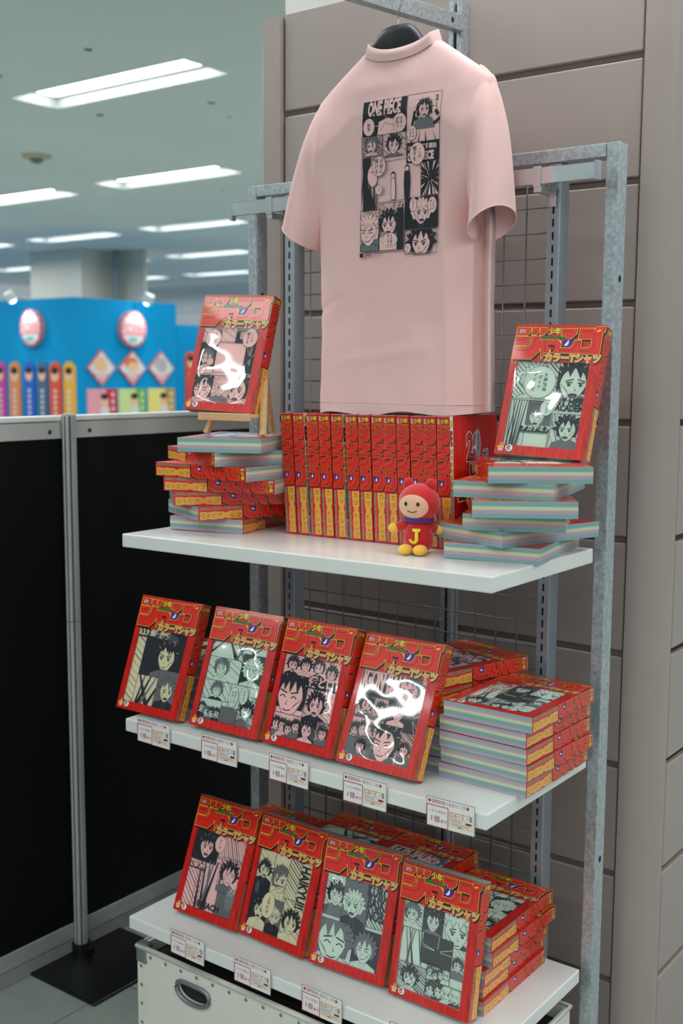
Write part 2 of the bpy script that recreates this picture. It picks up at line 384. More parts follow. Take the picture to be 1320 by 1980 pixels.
# ------------------------------------------------------------------ room
def structure(name, me, parent=None):
    o = obj(name, me, parent)
    if parent is None: o['kind'] = 'structure'
    return o
XR, YR = (-14.0, 7.0), (-10.5, 12.0)
LX0, LXP, LY0, LYP, LW, LH = -2.60, 1.75, 2.365, 2.07, 1.245, .30
cells_x = range(-6, 6); cells_y = range(-6, 5)
mb = MB()
for i in cells_x:
    for j in cells_y:
        cx, cy = LX0 + i * LXP, LY0 + j * LYP; a, b, c, d = cx - LXP / 2, cx + LXP / 2, cy - LYP / 2, cy + LYP / 2
        h0, h1, k0, k1 = cx - LW / 2, cx + LW / 2, cy - LH / 2, cy + LH / 2; z = 3.0
        v = [(a, c, z), (b, c, z), (b, d, z), (a, d, z), (h0, k0, z), (h1, k0, z), (h1, k1, z), (h0, k1, z)]
        mb.add(v, [(0, 4, 5, 1), (1, 5, 6, 2), (2, 6, 7, 3), (3, 7, 4, 0)])
structure('ceiling', mb.mesh('ceiling', M_ceiling, weld=True))
fl = structure('floor', boxm('floor', XR[0], XR[1], YR[0], YR[1], -.05, -.004, M_grout))
tm = boxm('floor_tile', -.2235, .2235, -.2235, .2235, -.003, 0, M_floor, .0012)
tbig = MB()
for i in range(-32, 16):
    for j in range(-24, 27):
        x, y = -.10 + .45 * i, .05 + .45 * j
        if -1.6 < x < 2.2 and -1.2 < y < 1.6: obj('tile', tm, fl, (x, y, 0))
        else: tbig.box(x - .2235, x + .2235, y - .2235, y + .2235, -.003, 0)
tag(obj('far_tiles', tbig.mesh('far_tiles', M_floor), fl), kind='stuff')

# ceiling lights: recessed trays with one tube panel each
mb = MB(); h0, h1, k0, k1 = -LW / 2, LW / 2, -LH / 2, LH / 2; dp = .09
mb.add([(h0, k0, 0), (h1, k0, 0), (h1, k1, 0), (h0, k1, 0), (h0 + .06, k0 + .05, dp), (h1 - .06, k0 + .05, dp), (h1 - .06, k1 - .05, dp), (h0 + .06, k1 - .05, dp)],
       [(0, 1, 5, 4), (1, 2, 6, 5), (2, 3, 7, 6), (3, 0, 4, 7), (4, 5, 6, 7)])
tray_me = mb.mesh('light_tray', M_tray)
mb = MB()
for s in (0,):
    pts = []
    for a in range(13): pts.append((-.555 - .02 * math.sin(PI * a / 12), .085 * math.cos(PI * a / 12)))
    pts = pts + [(-x, -y) for x, y in pts]
    pts = [(x, y * 1.15) for x, y in pts]
    mb.prism(pts, .046, .088)
    mb.m = [1 if all(abs(mb.v[i][2] - .046) < 1e-6 for i in f) else 0 for f in mb.f]
tube_me = mb.mesh('tube', [M_house, M_lamp])
in_view = {(0, 0): 'largest ceiling light, nearest to the pink shirt', (0 - 1, 1): 'ceiling light below and right of the largest one', (-2, 1): 'ceiling light cut by the left edge, beside a round fitting',
           (-3, 2): 'ceiling light just above the white pillar', (-2, 2): 'ceiling light to the right above the white pillar', (-3, 3): 'far ceiling light beside the steel post, upper one', (-5, 3): 'far ceiling light at the left edge beside the white pillar', (-4, 2): 'ceiling light whose tip just enters at the left edge', (-4, 4): 'farthest ceiling light low beside the steel post'}
for i in cells_x:
    for j in cells_y:
        t = thing('ceiling_light', in_view.get((i, j), 'recessed fluorescent ceiling light out of the frame or hidden by the pillar'), 'ceiling light', (LX0 + i * LXP, LY0 + j * LYP, 3.0), 0, 'recessed ceiling lights')
        obj('tray', tray_me, t); obj('tube', tube_me, t)
# round fitting on the ceiling
t = thing('smoke_detector', 'small round beige fitting on the ceiling left of the lights', 'smoke detector', (-4.39, 3.30, 3.0))
mb = MB(); n = 20
for r0, z0, r1, z1 in ((.10, 0, .09, -.02), (.09, -.02, .03, -.025)):
    mb.add([(r0 * math.cos(2 * PI * a / n), r0 * math.sin(2 * PI * a / n), z0) for a in range(n)] + [(r1 * math.cos(2 * PI * a / n), r1 * math.sin(2 * PI * a / n), z1) for a in range(n)], [(a, n + a, n + (a + 1) % n, (a + 1) % n) for a in range(n)])
obj('base', mb.mesh('base', mat('beige_plastic', rgb(196, 190, 160), .5)), t)
obj('sensor', MB().ellipsoid((0, 0, -.025), (.045, .045, .03), 14, 8).mesh('sensor', mat('grey_plastic', rgb(120, 122, 118), .5), smooth=True), t)
mb = MB(); rn = random.Random(4)
for (px, py) in [(-1.35, 2.05), (-1.75, 2.75), (-2.45, 2.9), (-2.6, 3.2), (-3.15, 2.75), (-2.0, 3.4), (-3.2, 4.9), (-1.2, 2.6), (-2.9, 1.9), (-4.4, 5.1), (-2.2, 1.85)]:
    r = rn.uniform(.012, .026); pts = [(px + r * rn.uniform(.5, 1.2) * math.cos(2 * PI * a / 9), py + r * rn.uniform(.5, 1.2) * math.sin(2 * PI * a / 9)) for a in range(9)]; mb.prism(pts, 2.9985, 2.9999)
st = obj('ceiling_scuffs', mb.mesh('ceiling_scuffs', mat('scuff', rgb(112, 116, 108), .9)), bpy.data.objects['ceiling']); st['kind'] = 'stuff'

# clad column behind the rack
WY = .58; GZ = [2.227 - .2426 * k for k in range(-1, 9)] + [.046]
wall = structure('wall_back', MB().box(-.06, .935, WY + .009, 1.9, 0, 2.46).mesh('wall_back', M_gap))
hts = list(zip(GZ[1:], GZ[:-1]))
pan = {}
for (z0, z1) in hts:
    h = round(z1 - z0, 3)
    if h not in pan: pan[h] = (boxm('panel', 0, .918, 0, .014, .007, h - .007, M_wall, .003), boxm('panel', -.014, 0, 0, 1.2, .007, h - .007, M_wall, .003))
    obj('panel', pan[h][0], wall, (-.028, WY, z0)); obj('panel', pan[h][1], wall, (.965, WY + .085, z0))
mb = MB(); pts = []
for a in range(13):
    th = -PI / 2 + PI / 2 * a / 12; pts.append((.895 + .07 * math.cos(th), WY + .065 + .07 * math.sin(th)))
pts = [(.898, WY - .005)] + pts + [(.965, WY + .08), (.93, WY + .08), (.898, WY + .03)]
mb.prism(pts, 0, 2.46); co = obj('corner_trim', mb.mesh('corner_trim', M_wall, smooth=True), wall); co.data.set_sharp_from_angle(angle=rad(50))
mb = MB(); pts = [(-.035, WY + .03), (-.035, WY - .01), (-.088, WY - .01), (-.094, WY - .004), (-.097, WY + .01), (-.097, WY + .3), (-.06, WY + .3), (-.06, WY + .03)]
mb.prism(pts, 0, 2.455); co = obj('corner_trim', mb.mesh('corner_trim', M_wall, smooth=True), wall); co.data.set_sharp_from_angle(angle=rad(40))
structure('wall_upper', boxm('wall_upper', -.05, .93, WY + .03, 1.9, 2.465, 2.999, M_white_wall))

# ------------------------------------------------------------------ partition on the left
PX = -.55
def partition(label, y0, y1, screws):
    t = thing('partition_panel', label, 'partition', (PX, (y0 + y1) / 2, 0), 0, 'black partition panels')
    a, b = y0 - (y0 + y1) / 2, y1 - (y0 + y1) / 2
    obj('board', boxm('board', -.03, -.004, a, b, .09, 1.424, M_board), t)
    obj('top_rail', boxm('top_rail', -.034, 0, a, b, 1.424, 1.468, M_rail, .002), t)
    obj('top_cap', boxm('top_cap', -.04, .004, a, b, 1.470, 1.484, mat('white_cap', rgb(226, 228, 226), .4), .003), t)
    obj('bottom_rail', boxm('bottom_rail', -.034, 0, a, b, .045, .09, M_alu, .002), t)
    obj('kick_strip', boxm('kick_strip', -.032, -.003, a, b, .001, .043, mat('kick_grey', rgb(150, 152, 148), .5), .001), t)
    for sy in screws:
        sc = obj('screw', MB().ellipsoid((0, 0, 0), (.003, .006, .006), 10, 6).mesh('screw', M_alu_dk, smooth=True), t, (.001, sy - (y0 + y1) / 2, 1.443))
partition('black partition panel left of the slim aluminium pole', -1.25, .303, (.258, -1.2))
partition('black partition panel between aluminium pole and the shelf rack', .317, 1.55, (.391, 1.5))
t = thing('partition_pole', 'slim ribbed aluminium pole joining the two black panels', 'pole', (PX + .014, .310, 0))
mb = MB(); pts = []
for a in range(48):
    th = 2 * PI * a / 48; r = .0185 - (.0035 if (a % 8) in (3, 4) else 0); pts.append((r * math.cos(th), r * math.sin(th)))
obj('pole', MB().prism(pts, .03, .938).mesh('pole', M_alu), t); obj('pole', MB().prism(pts, .940, 1.484).mesh('pole', M_alu), t)
gm = MB()  # added dark strips paint shade along the pole where its ribs barely show
for a_ in (-70, -22, 20): gm.box(-.0011, .0011, -.0188, -.0178, .03, 1.483); gm.v[-8:] = [tuple(Matrix.Rotation(rad(a_ + 38), 3, 'Z') @ Vector(v)) for v in gm.v[-8:]]
obj('groove_shade', gm.mesh('groove_shade', M_alu_dk), t)['kind'] = 'stuff'
obj('pole_cap', MB().prism([(x * 1.02, y * 1.02) for x, y in pts[::4]], 1.484, 1.489).mesh('pole_cap', M_rail), t)
mb = MB(); mb.prism([(.025 * math.cos(2 * PI * a / 20), .025 * math.sin(2 * PI * a / 20)) for a in range(20)], .008, .035); mb.box(.02, .045, -.008, .008, .014, .030)
obj('collar', mb.mesh('collar', M_plate), t)
t = tag(obj('base_plate', MB().box(-.13, .13, -.16, .16, 0, .008).mesh('base_plate', M_plate, bevel=.004), None, (-.43, .31, 0)), 'flat black steel base plate on the floor under aluminium pole', 'base plate')

# ------------------------------------------------------------------ rack: frame, uprights, mesh
rack = thing('display_rack', 'galvanised steel display rack frame with slotted uprights', 'rack', (.455, .44, 0))
rx, ry = .455, .44
def rp(name, me, loc=None):
    o = obj(name, me, rack); o.location = (-rx + (loc[0] if loc else 0), -ry + (loc[1] if loc else 0), (loc[2] if loc else 0)); return o
pm = boxm('post', 0, .026, .42, .46, 0, 2.032, M_galv, .002)
for x in (-.008, .891):
    po = rp('post', pm, (x, 0, 0))
    for z in (1.78, .62, .24): obj('bolt_hole', MB().ellipsoid((.0265, .44, z), (.0012, .005, .007), 10, 6).mesh('bolt_hole', M_slot), po)
rp('top_rail', boxm('top_rail', -.008 + .0265, .8905, .42, .46, 2.006, 2.032, M_galv, .002))
um = boxm('upright', 0, .028, .425, .465, .05, 2.006, M_steel, .002)
sm = MB()
for k in range(int(1.95 / .025)):
    z = .06 + .025 * k; sm.box(.0122, .0158, .4242, .4255, z, z + .015)
slm = sm.mesh('slots', M_slot)
for x in (.100, .768):
    u = rp('upright', um, (x, 0, 0)); sl = obj('slots', slm, u); sl['kind'] = 'stuff'
for z in (.03, 1.00): pass
rp('bottom_rail', boxm('bottom_rail', .018, .891, .425, .46, .02, .049, M_galv, .002))
vm = MB().tube([(0, 0, .10), (0, 0, 1.98)], .0016, 6).mesh('wire', M_wire, smooth=True)
hm = MB().tube([(.112, 0, 0), (.79, 0, 0)], .0016, 6).mesh('wire', M_wire, smooth=True)
for k in range(13): rp('wire', vm, (.142 + .0508 * k, .4685, 0))
for k in range(38): rp('wire', hm, (0, .4717, .13 + .05 * k))

# wall mounted upright and slanted arm
wu = thing('wall_upright', 'double steel wall upright behind the mesh with a slanted arm on top', 'upright', (.475, .56, 0))
for x in (-.016, .004): 
    c = MB(); c.box(x, x + .012, -.012, .019, .3, 2.395); obj('channel', c.mesh('channel', M_galv, bevel=.001), wu)
obj('web', boxm('web', -.003, .003, -.004, .019, .3, 2.39, M_alu_dk), wu)
arm = MB(); a0, a1 = Vector((.012, -.013, 2.327)), Vector((.016, -.55, 2.281))
for (oz, h, w) in ((0, .034, .011),):
    d = (a1 - a0); vs = []
    for p in (a0, a1):
        for sx in (-w, w):
            for z in (0, h): vs.append((p.x + sx, p.y, p.z + z))
    arm.add(vs, [(0, 1, 3, 2), (4, 6, 7, 5), (0, 4, 5, 1), (2, 3, 7, 6), (1, 5, 7, 3), (0, 2, 6, 4)])
ao = obj('arm', arm.mesh('arm', M_galv, bevel=.0015), wu)
obj('screw', MB().ellipsoid((.0235, -.06, 2.340), (.0015, .006, .006), 10, 6).mesh('screw', M_alu_dk), ao)

# hanging bar in front of the frame
hb = thing('hanging_bar', 'polished flat steel hanging bar clipped across the rack top', 'hanging bar', (.45, .36, 1.972))
obj('bar', MB().box(-.452, .452, -.006, .006, -.0155, .0155).mesh('bar', M_chrome, bevel=.002), hb)
for x in (-.452, .452):
    obj('end_cap', MB().box(x - .004, x + .004, -.0075, .0075, -.0175 - (.008 if x < 0 else 0), .0175).mesh('end_cap', M_steel, bevel=.001), hb)
for x in (-.336, .332):
    c = MB(); c.box(x - .008, x + .008, -.0085, -.006, -.02, .018); c.box(x - .008, x + .008, -.006, .063, -.030, -.0165); c.box(x - .008, x + .008, .058, .064, -.05, .02)
    obj('clip', c.mesh('clip', M_chrome, bevel=.001), hb)

# ------------------------------------------------------------------ shelves
def shelf(label, loc, tilt=0):
    s = thing('shelf', label, 'shelf', loc, 0, 'white shelf boards'); s.rotation_euler = (0, tilt, 0)
    obj('board', MB().box(0, .9, 0, .399, -.029, 0).mesh('board', M_shelf, bevel=.003, segs=3), s)
    for x in (.108, .776):
        br = MB(); br.prism([(.03, -.0295), (.424, -.0295), (.424, -.07), (.40, -.07), (.05, -.035)], 0, .003, f=lambda p, z: (z, p[0], p[1])); obj('bracket', br.mesh('bracket', M_steel), s, (x, 0, 0))
    return s
def zt(x): return 1.2554 + .0080 * x
ZM, ZB = .8490, .3950
shelf('top white shelf carrying the upright row of red boxes', (0, 0, 1.2554), -.0080)
shelf('middle white shelf with five small cards along its edge', (0, 0, ZM))
shelf('bottom white shelf resting above the white trunk', (0, 0, ZB))

# ------------------------------------------------------------------ the boxed shirts
WIN = (-BW / 2 + .079 * BW, BW / 2 - .115 * BW, -BH / 2 + .072 * BH, BH / 2 - .285 * BH)
def box_body():
    x, y = BW / 2, BH / 2; a, b, c, d = WIN; T = BT; dp = T - .003
    mb = MB()
    o = [(-x, -y), (x, -y), (x, y), (-x, y)]; w = [(a, c), (b, c), (b, d), (a, d)]
    vs = [(p[0], p[1], 0) for p in o] + [(p[0], p[1], T) for p in o] + [(p[0], p[1], T) for p in w] + [(p[0], p[1], dp) for p in w]
    mb.add(vs, [(3, 2, 1, 0), (4, 5, 9, 8), (5, 6, 10, 9), (6, 7, 11, 10), (7, 4, 8, 11), (8, 9, 13, 12), (9, 10, 14, 13), (10, 11, 15, 14), (11, 8, 12, 15)], 0)
    mb.add(vs, [(0, 1, 5, 4)], 2); mb.add(vs, [(2, 3, 7, 6), (3, 0, 4, 7)], 1); mb.add(vs, [(1, 2, 6, 5)], 0)
    me = mb.mesh('body', [M_red, M_strA, M_strB], weld=True)
    return me
BODY = box_body()
mb = MB(); x_, y_ = BW / 2, BH / 2
v8 = [(-x_, -y_, 0), (x_, -y_, 0), (x_, y_, 0), (-x_, y_, 0), (-x_, -y_, BT), (x_, -y_, BT), (x_, y_, BT), (-x_, y_, BT)]
mb.add(v8, [(3, 2, 1, 0), (4, 5, 6, 7), (1, 2, 6, 5)], 0); mb.add(v8, [(0, 1, 5, 4)], 2); mb.add(v8, [(2, 3, 7, 6), (3, 0, 4, 7)], 1)
CLOSED = mb.mesh('body', [M_red, M_strA, M_strB], weld=True)
def grid_patch(name, z, amp, seed, m, nx=16, ny=22, pad=0, fq=22, bulge=0):
    a, b, c, d = WIN; mb = MB(); vs = []
    for j in range(ny + 1):
        for i in range(nx + 1):
            u, v = i / nx, j / ny; x, y = a - pad + (b - a + 2 * pad) * u, c - pad + (d - c + 2 * pad) * v
            e = min(1, 8 * min(u, 1 - u, v, 1 - v))
            nz = noise.noise(Vector((x * fq, y * fq, seed))) + .5 * noise.noise(Vector((x * fq * 2.3, y * fq * 2.3, seed + 5)))
            rid = 1 - abs(noise.noise(Vector((x * fq * .6 + y * 6, y * fq * .5, seed + 9))))
            vs.append((x, y, z + e * (amp * nz + bulge * (1 - (2 * u - 1) ** 2) * (1 - (2 * v - 1) ** 2) + amp * .7 * rid ** 6)))
    mb.add(vs, [(j * (nx + 1) + i, j * (nx + 1) + i + 1, (j + 1) * (nx + 1) + i + 1, (j + 1) * (nx + 1) + i) for j in range(ny) for i in range(nx)])
    return mb.mesh(name, m, smooth=True)
FILM = [grid_patch('window_film', BT - .0002, .0013, 3.1 * k, M_film, pad=.0015, fq=9 + 1.5 * k, bulge=.0008) for k in range(10)]
FSEED = [37, 12, 16, 1, 42, 48, 20, 11, 12, 13]
def film_sheet(seed):
    a, b, c, d = WIN; rn = random.Random(seed); nx, ny = 28, 38; p = .0015; vs = []
    B = [(rn.uniform(a, b), rn.uniform(c, d), rn.uniform(.018, .045), rn.uniform(.018, .06), rn.uniform(-.0026, .0042), rn.uniform(0, PI)) for _ in range(7)]
    for j in range(ny + 1):
        for i in range(nx + 1):
            u, v = i / nx, j / ny; x, y = a - p + (b - a + 2 * p) * u, c - p + (d - c + 2 * p) * v; e = sm_(0, .16, min(u, 1 - u, v, 1 - v)); z = 0
            for (bx, by, sx, sy, h, r) in B:
                X = (x - bx) * math.cos(r) + (y - by) * math.sin(r); Y = -(x - bx) * math.sin(r) + (y - by) * math.cos(r); z += h * math.exp(-(X / sx) ** 2 - (Y / sy) ** 2)
            z += .0005 * noise.noise(Vector((x * 28, y * 28, seed)))
            vs.append((x, y, BT + .0004 + e * max(-.0022, z)))
    mb = MB(); mb.add(vs, [(j * (nx + 1) + i, j * (nx + 1) + i + 1, (j + 1) * (nx + 1) + i + 1, (j + 1) * (nx + 1) + i) for j in range(ny) for i in range(nx)])
    return mb.mesh('window_film', M_film, smooth=True)
FILMD = [film_sheet(k) for k in FSEED]
SHIRT = {c: boxm('shirt', WIN[0], WIN[1], WIN[2], WIN[3], BT - .0055, BT - .0028, CL[c]) for c in CL}

# traced cover lettering: quad of the cover in the tracing frame -> unit square
Q = [(155, 60), (1195, 68), (-136, 1547), (943, 1655)]
def homog(src, dst):
    A = []; B = []
    for (x, y), (u, v) in zip(src, dst):
        A.append([x, y, 1, 0, 0, 0, -u * x, -u * y]); B.append(u); A.append([0, 0, 0, x, y, 1, -v * x, -v * y]); B.append(v)
    return np.append(np.linalg.solve(np.array(A, float), np.array(B, float)), 1).reshape(3, 3)
HM = homog(Q, [(0, 0), (1, 0), (0, 1), (1, 1)])
def tr(pts):
    out = []
    for x, y in pts:
        w = HM @ np.array([x, y, 1]); out.append((w[0] / w[2] * BW, w[1] / w[2] * BH))
    return out
LOGO = [[(162, 98), (322, 98), (312, 138), (270, 188), (148, 186)], [(146, 198), (305, 198), (300, 250), (250, 298), (128, 296)],
        [(122, 310), (268, 312), (312, 268), (332, 192), (425, 192), (405, 365), (305, 452), (97, 445)],
        [(332, 100), (414, 100), (404, 142), (368, 182), (318, 182)], [(426, 100), (507, 100), (498, 142), (460, 182), (412, 182)],
        [(418, 236), (470, 232), (640, 236), (668, 282), (612, 380), (500, 380), (455, 380), (440, 450), (424, 450), (422, 338), (405, 330)],
        [(672, 106), (852, 106), (842, 165), (778, 220), (722, 220), (715, 192), (662, 186)],
        [(640, 326), (768, 322), (800, 280), (816, 238), (897, 238), (884, 384), (615, 384)],
        [(882, 102), (1050, 102), (1042, 165), (1140, 176), (1108, 398), (872, 396), (882, 326), (978, 324), (1010, 288), (1016, 224), (858, 222)],
        [(1082, 86), (1187, 82), (1172, 142), (1130, 176), (1038, 172), (1050, 122)]]
LINES = [[(165, 150), (235, 150), (262, 118)], [(150, 240), (238, 240), (268, 205)], [(135, 354), (288, 354), (348, 300), (362, 215), (415, 215)], [(335, 150), (375, 150), (400, 130)], [(690, 140), (800, 140)],
         [(640, 352), (790, 350), (832, 300), (840, 262), (890, 262)], [(895, 140), (1030, 138)], [(880, 358), (1000, 358), (1042, 300), (1052, 185)], [(470, 240), (470, 375)]]
def cover_art():
    fm = lambda x, y, e: (-BW / 2 + x, BH / 2 - y, BT + e); out = {}
    A = Art()
    # crosshatch streaks at the sides
    rn = random.Random(2)
    for side in (0, 1):
        for i in range(9):
            y = BH * (.33 + .012 * i); x = 0 if side == 0 else BW; sg = 1 if side == 0 else -1
            A.line([(x, y + BH * .07), (x + sg * BW * rn.uniform(.05, .085), y)], .0005, 'dkred')
        for i in range(7):
            y = BH * (.86 + .012 * i); x = 0 if side == 0 else BW; sg = 1 if side == 0 else -1
            A.line([(x, y), (x + sg * BW * rn.uniform(.03, .07), y - BH * .05)], .0005, 'dkred')
    for i in range(26): A.line([(BW * rn.random(), .0005)] * 1 + [(BW * rn.random() * .02 + BW * i / 26, BH * rn.uniform(.01, .025))], .0006, 'dkred') if False else A.line([(BW * (i + .3) / 26, 0), (BW * (i + rn.random()) / 26, BH * rn.uniform(.008, .022))], .0007, 'dkred')
    out['hatching'] = A.build('hatching', PR, fm, dz=4e-6); A = Art(); A.k = 8
    P = [tr(p) for p in LOGO]
    for p in P:
        q = [(x + .0028, y + .0036) for x, y in p]; A.poly(offset_poly(q, .0012), 'black')
    for p in P: A.poly(offset_poly(p, .0014), 'black')
    for p in P: A.poly(offset_poly(p, .0008), 'yel')
    for p in P: A.poly(p, 'red')
    for p in P: A.loop(offset_poly(p, -.0016), .00035, 'dkred')
    for l in LINES: A.line(tr(l), .0009, 'black')
    A.poly(tr([(505, 292), (592, 292), (580, 330), (556, 372), (540, 372), (548, 318), (520, 316)]), 'black')
    A.poly(tr([(545, 318), (575, 318), (560, 345)]), 'red')
    A.poly(tr([(524, 345), (540, 345), (536, 375), (520, 375)]), 'yel')
    A.poly(tr([(1070, 140), (1098, 120), (1130, 120), (1118, 135), (1090, 142)]), 'yel')
    A.poly(tr([(632, 236), (660, 240), (668, 290), (655, 270)]), 'yel')
    # small words
    def word(s, a, b, h, m, sx, off, oc, ooff):
        (x, y), (x2, y2) = tr([a, b]); r = math.atan2(y2 - y, x2 - x)
        A.text(s, x, y, h, oc, sx, ooff, rot=r); A.text(s, x, y, h, m, sx, off, rot=r)
    word('週刊', (180, 154), (250, 157), .0082, 'white', .78, .015, 'black', .05)
    word('少年', (508, 166), (655, 168), .0148, 'yel', .87, .03, 'black', .09)
    word('WEEKLY JUMP', (426, 220), (720, 226), .0072, 'green', 1.02, .03, 'black', .10)
    # purple blot with a plain white fleck
    c = tr([(728, 270)])[0]; rn = random.Random(6)
    A.poly([(c[0] + .0092 * rn.uniform(.8, 1.2) * math.cos(2 * PI * i / 14) + .001 * math.cos(2 * PI * i / 14), c[1] + .0085 * rn.uniform(.8, 1.15) * math.sin(2 * PI * i / 14)) for i in range(14)], 'purple')
    for dx, dy in ((.0105, -.005), (.0125, -.007), (.0095, -.0085), (.012, -.002)): A.ell(c[0] + dx, c[1] + dy, .0012, .0012, 'purple', n=8)
    A.poly([(c[0] - .0045, c[1] + .0035), (c[0] - .001, c[1] - .001), (c[0] + .002, c[1] - .006), (c[0] + .0035, c[1] - .004), (c[0] + .003, c[1] + .002), (c[0] + .0005, c[1] + .005), (c[0] - .004, c[1] + .0055)], 'white')
    out['logo'] = A.build('logo', PR, fm, dz=4e-6); A = Art(); A.k = 80
    # yellow second line
    s = 'カラーTシャツ'; (x, y), (x2, y2) = tr([(452, 470), (1100, 490)]); r = math.atan2(y2 - y, x2 - x); h = .0185; sx = .93
    A.text(s, x + .0016, y + .0020, h, 'black', sx, .13, rot=r); A.text(s, x, y, h, 'black', sx, .12, rot=r); A.text(s, x, y, h, 'grey', sx, .095, rot=r); A.text(s, x, y, h, 'gold', sx, .055, rot=r)
    out['subtitle'] = A.build('subtitle', PR, fm, dz=4e-6); A = Art(); A.k = 8
    # corner badges
    x, y = BW * .035, BH * .982
    A.text('11', x + .003, y - .0115, .008, 'white', 1, .02); A.rect(x - .001, y - .0112, .013, .0042, 'yel'); A.text('タイトル', x - .0005, y - .0078, .003, 'dkred', 1, .02); A.rect(x + .0005, y - .006, .010, .0018, 'white'); A.rect(x + .0005, y - .003, .010, .0014, 'white')
    x += .0175
    A.ell(x + .0055, y - .008, .0082, .0078, 'black'); A.ell(x + .0055, y - .008, .0074, .0070, 'white'); A.text('20', x + .0005, y - .0075, .0078, 'dkred', .9, .06); A.text('JUMP', x + .0012, y - .0038, .0036, 'black', .85, .05)
    out['badge'] = A.build('badge', PR, fm, dz=4e-6); return out
COVER = cover_art()
def spine_art():
    A = Art(); W, H = BT, BH
    def P(pts): return [(x * W, y * H) for x, y in pts]
    A.rect(0, 0, W, .004 * H, 'grey')
    A.vtext('週刊', .04 * W, .020 * H, .0052, 'white', .02)
    A.text('少年', .26 * W, .055 * H, .0102, 'black', .93, .09); A.text('少年', .26 * W, .055 * H, .0102, 'yel', .93, .03)
    L = [  # ジ
        [(.06, .072), (.48, .072), (.44, .088), (.34, .098), (.06, .098)], [(.06, .104), (.48, .104), (.44, .132), (.30, .145), (.06, .145)], [(.55, .072), (.74, .072), (.68, .092), (.52, .092)], [(.79, .072), (.96, .072), (.92, .092), (.76, .092)],
        [(.06, .152), (.40, .152), (.56, .135), (.60, .100), (.97, .100), (.97, .178), (.74, .212), (.06, .212)],
        # ャ
        [(.08, .222), (.28, .214), (.34, .226), (.80, .226), (.97, .242), (.95, .268), (.78, .288), (.62, .286), (.60, .303), (.84, .303), (.76, .330), (.06, .338), (.06, .292), (.30, .288), (.28, .262), (.08, .262)],
        # ン
        [(.06, .375), (.36, .372), (.52, .362), (.54, .340), (.97, .340), (.97, .402), (.78, .430), (.06, .430)],
        # プ
        [(.06, .440), (.60, .440), (.62, .458), (.97, .462), (.97, .545), (.76, .590), (.06, .590), (.06, .555), (.40, .550), (.55, .520), (.56, .480), (.06, .476)],
        [(.68, .428), (.92, .428), (.97, .442), (.90, .462), (.66, .462), (.60, .448)]]
    for p in L: A.poly(offset_poly([(x + .0010, y + .0022) for x, y in P(p)], .0009), 'black')
    for p in L: A.poly(offset_poly(P(p), .0004), 'gold')
    for p in L: A.poly(P(p), 'red')
    for p in L: A.loop(offset_poly(P(p), -.0012), .0003, 'dkred')
    for q in ([(.10, .172), (.50, .172), (.72, .150), (.76, .105)], [(.10, .395), (.50, .395), (.72, .372), (.75, .345)], [(.30, .245), (.62, .245), (.58, .275)], [(.36, .23), (.34, .28)], [(.40, .572), (.60, .568), (.78, .530), (.80, .468)], [(.12, .318), (.70, .316)], [(.1, .122), (.3, .122)]): A.line(P(q), .0008, 'black')
    A.ell(.79 * W, .445 * H, .0022, .0022, 'black', n=8)
    c = (.32 * W, .505 * H); rn = random.Random(9)
    A.poly([(c[0] + .0062 * rn.uniform(.8, 1.2) * math.cos(2 * PI * i / 12), c[1] + .0056 * rn.uniform(.8, 1.2) * math.sin(2 * PI * i / 12)) for i in range(12)], 'purple')
    A.poly([(c[0] - .003, c[1] + .002), (c[0] + .001, c[1] - .004), (c[0] + .002, c[1] + .002), (c[0], c[1] + .004)], 'white')
    A.rect(.02 * W, .598 * H, .96 * W, .003 * H, 'dkred')
    # yellow block word
    A.rect(.10 * W, .604 * H, .86 * W, .388 * H, 'red')
    ws = [.56, .5, .34, .46, .5, .44, .52]; y = .612; hh = [.060, .060, .046, .058, .052, .046, .052]
    chars = 'カラーTシャツ'
    for i in range(7):
        A.rect((.66 - ws[i] / 2 - .03) * W, (y - .003) * H, (ws[i] + .06) * W, (hh[i] + .003) * H, 'grey'); y += hh[i]
    y = .612
    for i in range(7):
        A.rect((.66 - ws[i] / 2) * W, y * H, ws[i] * W, (hh[i] - .004) * H, 'gold'); 
        if chars[i] != 'ー': A.text(chars[i], (.66 - .40 * ws[i]) * W, (y + hh[i] * .78) * H, .0118 * (ws[i] / .5), 'dkred', 1, -.005)
        y += hh[i]
    A.text('WEEKLY JUMP COLOR T-SHIRT', .06 * W, .612 * H, .0068, 'grey', 1.02, .06, rot=PI / 2); A.text('WEEKLY JUMP COLOR T-SHIRT', .06 * W, .612 * H, .0068, 'green', 1.02, .03, rot=PI / 2)
    return A.build('spine_print', PR, lambda x, y, e: (BW / 2 + e, BH / 2 - y, BT - x), dz=5e-6)
SPINE = spine_art()
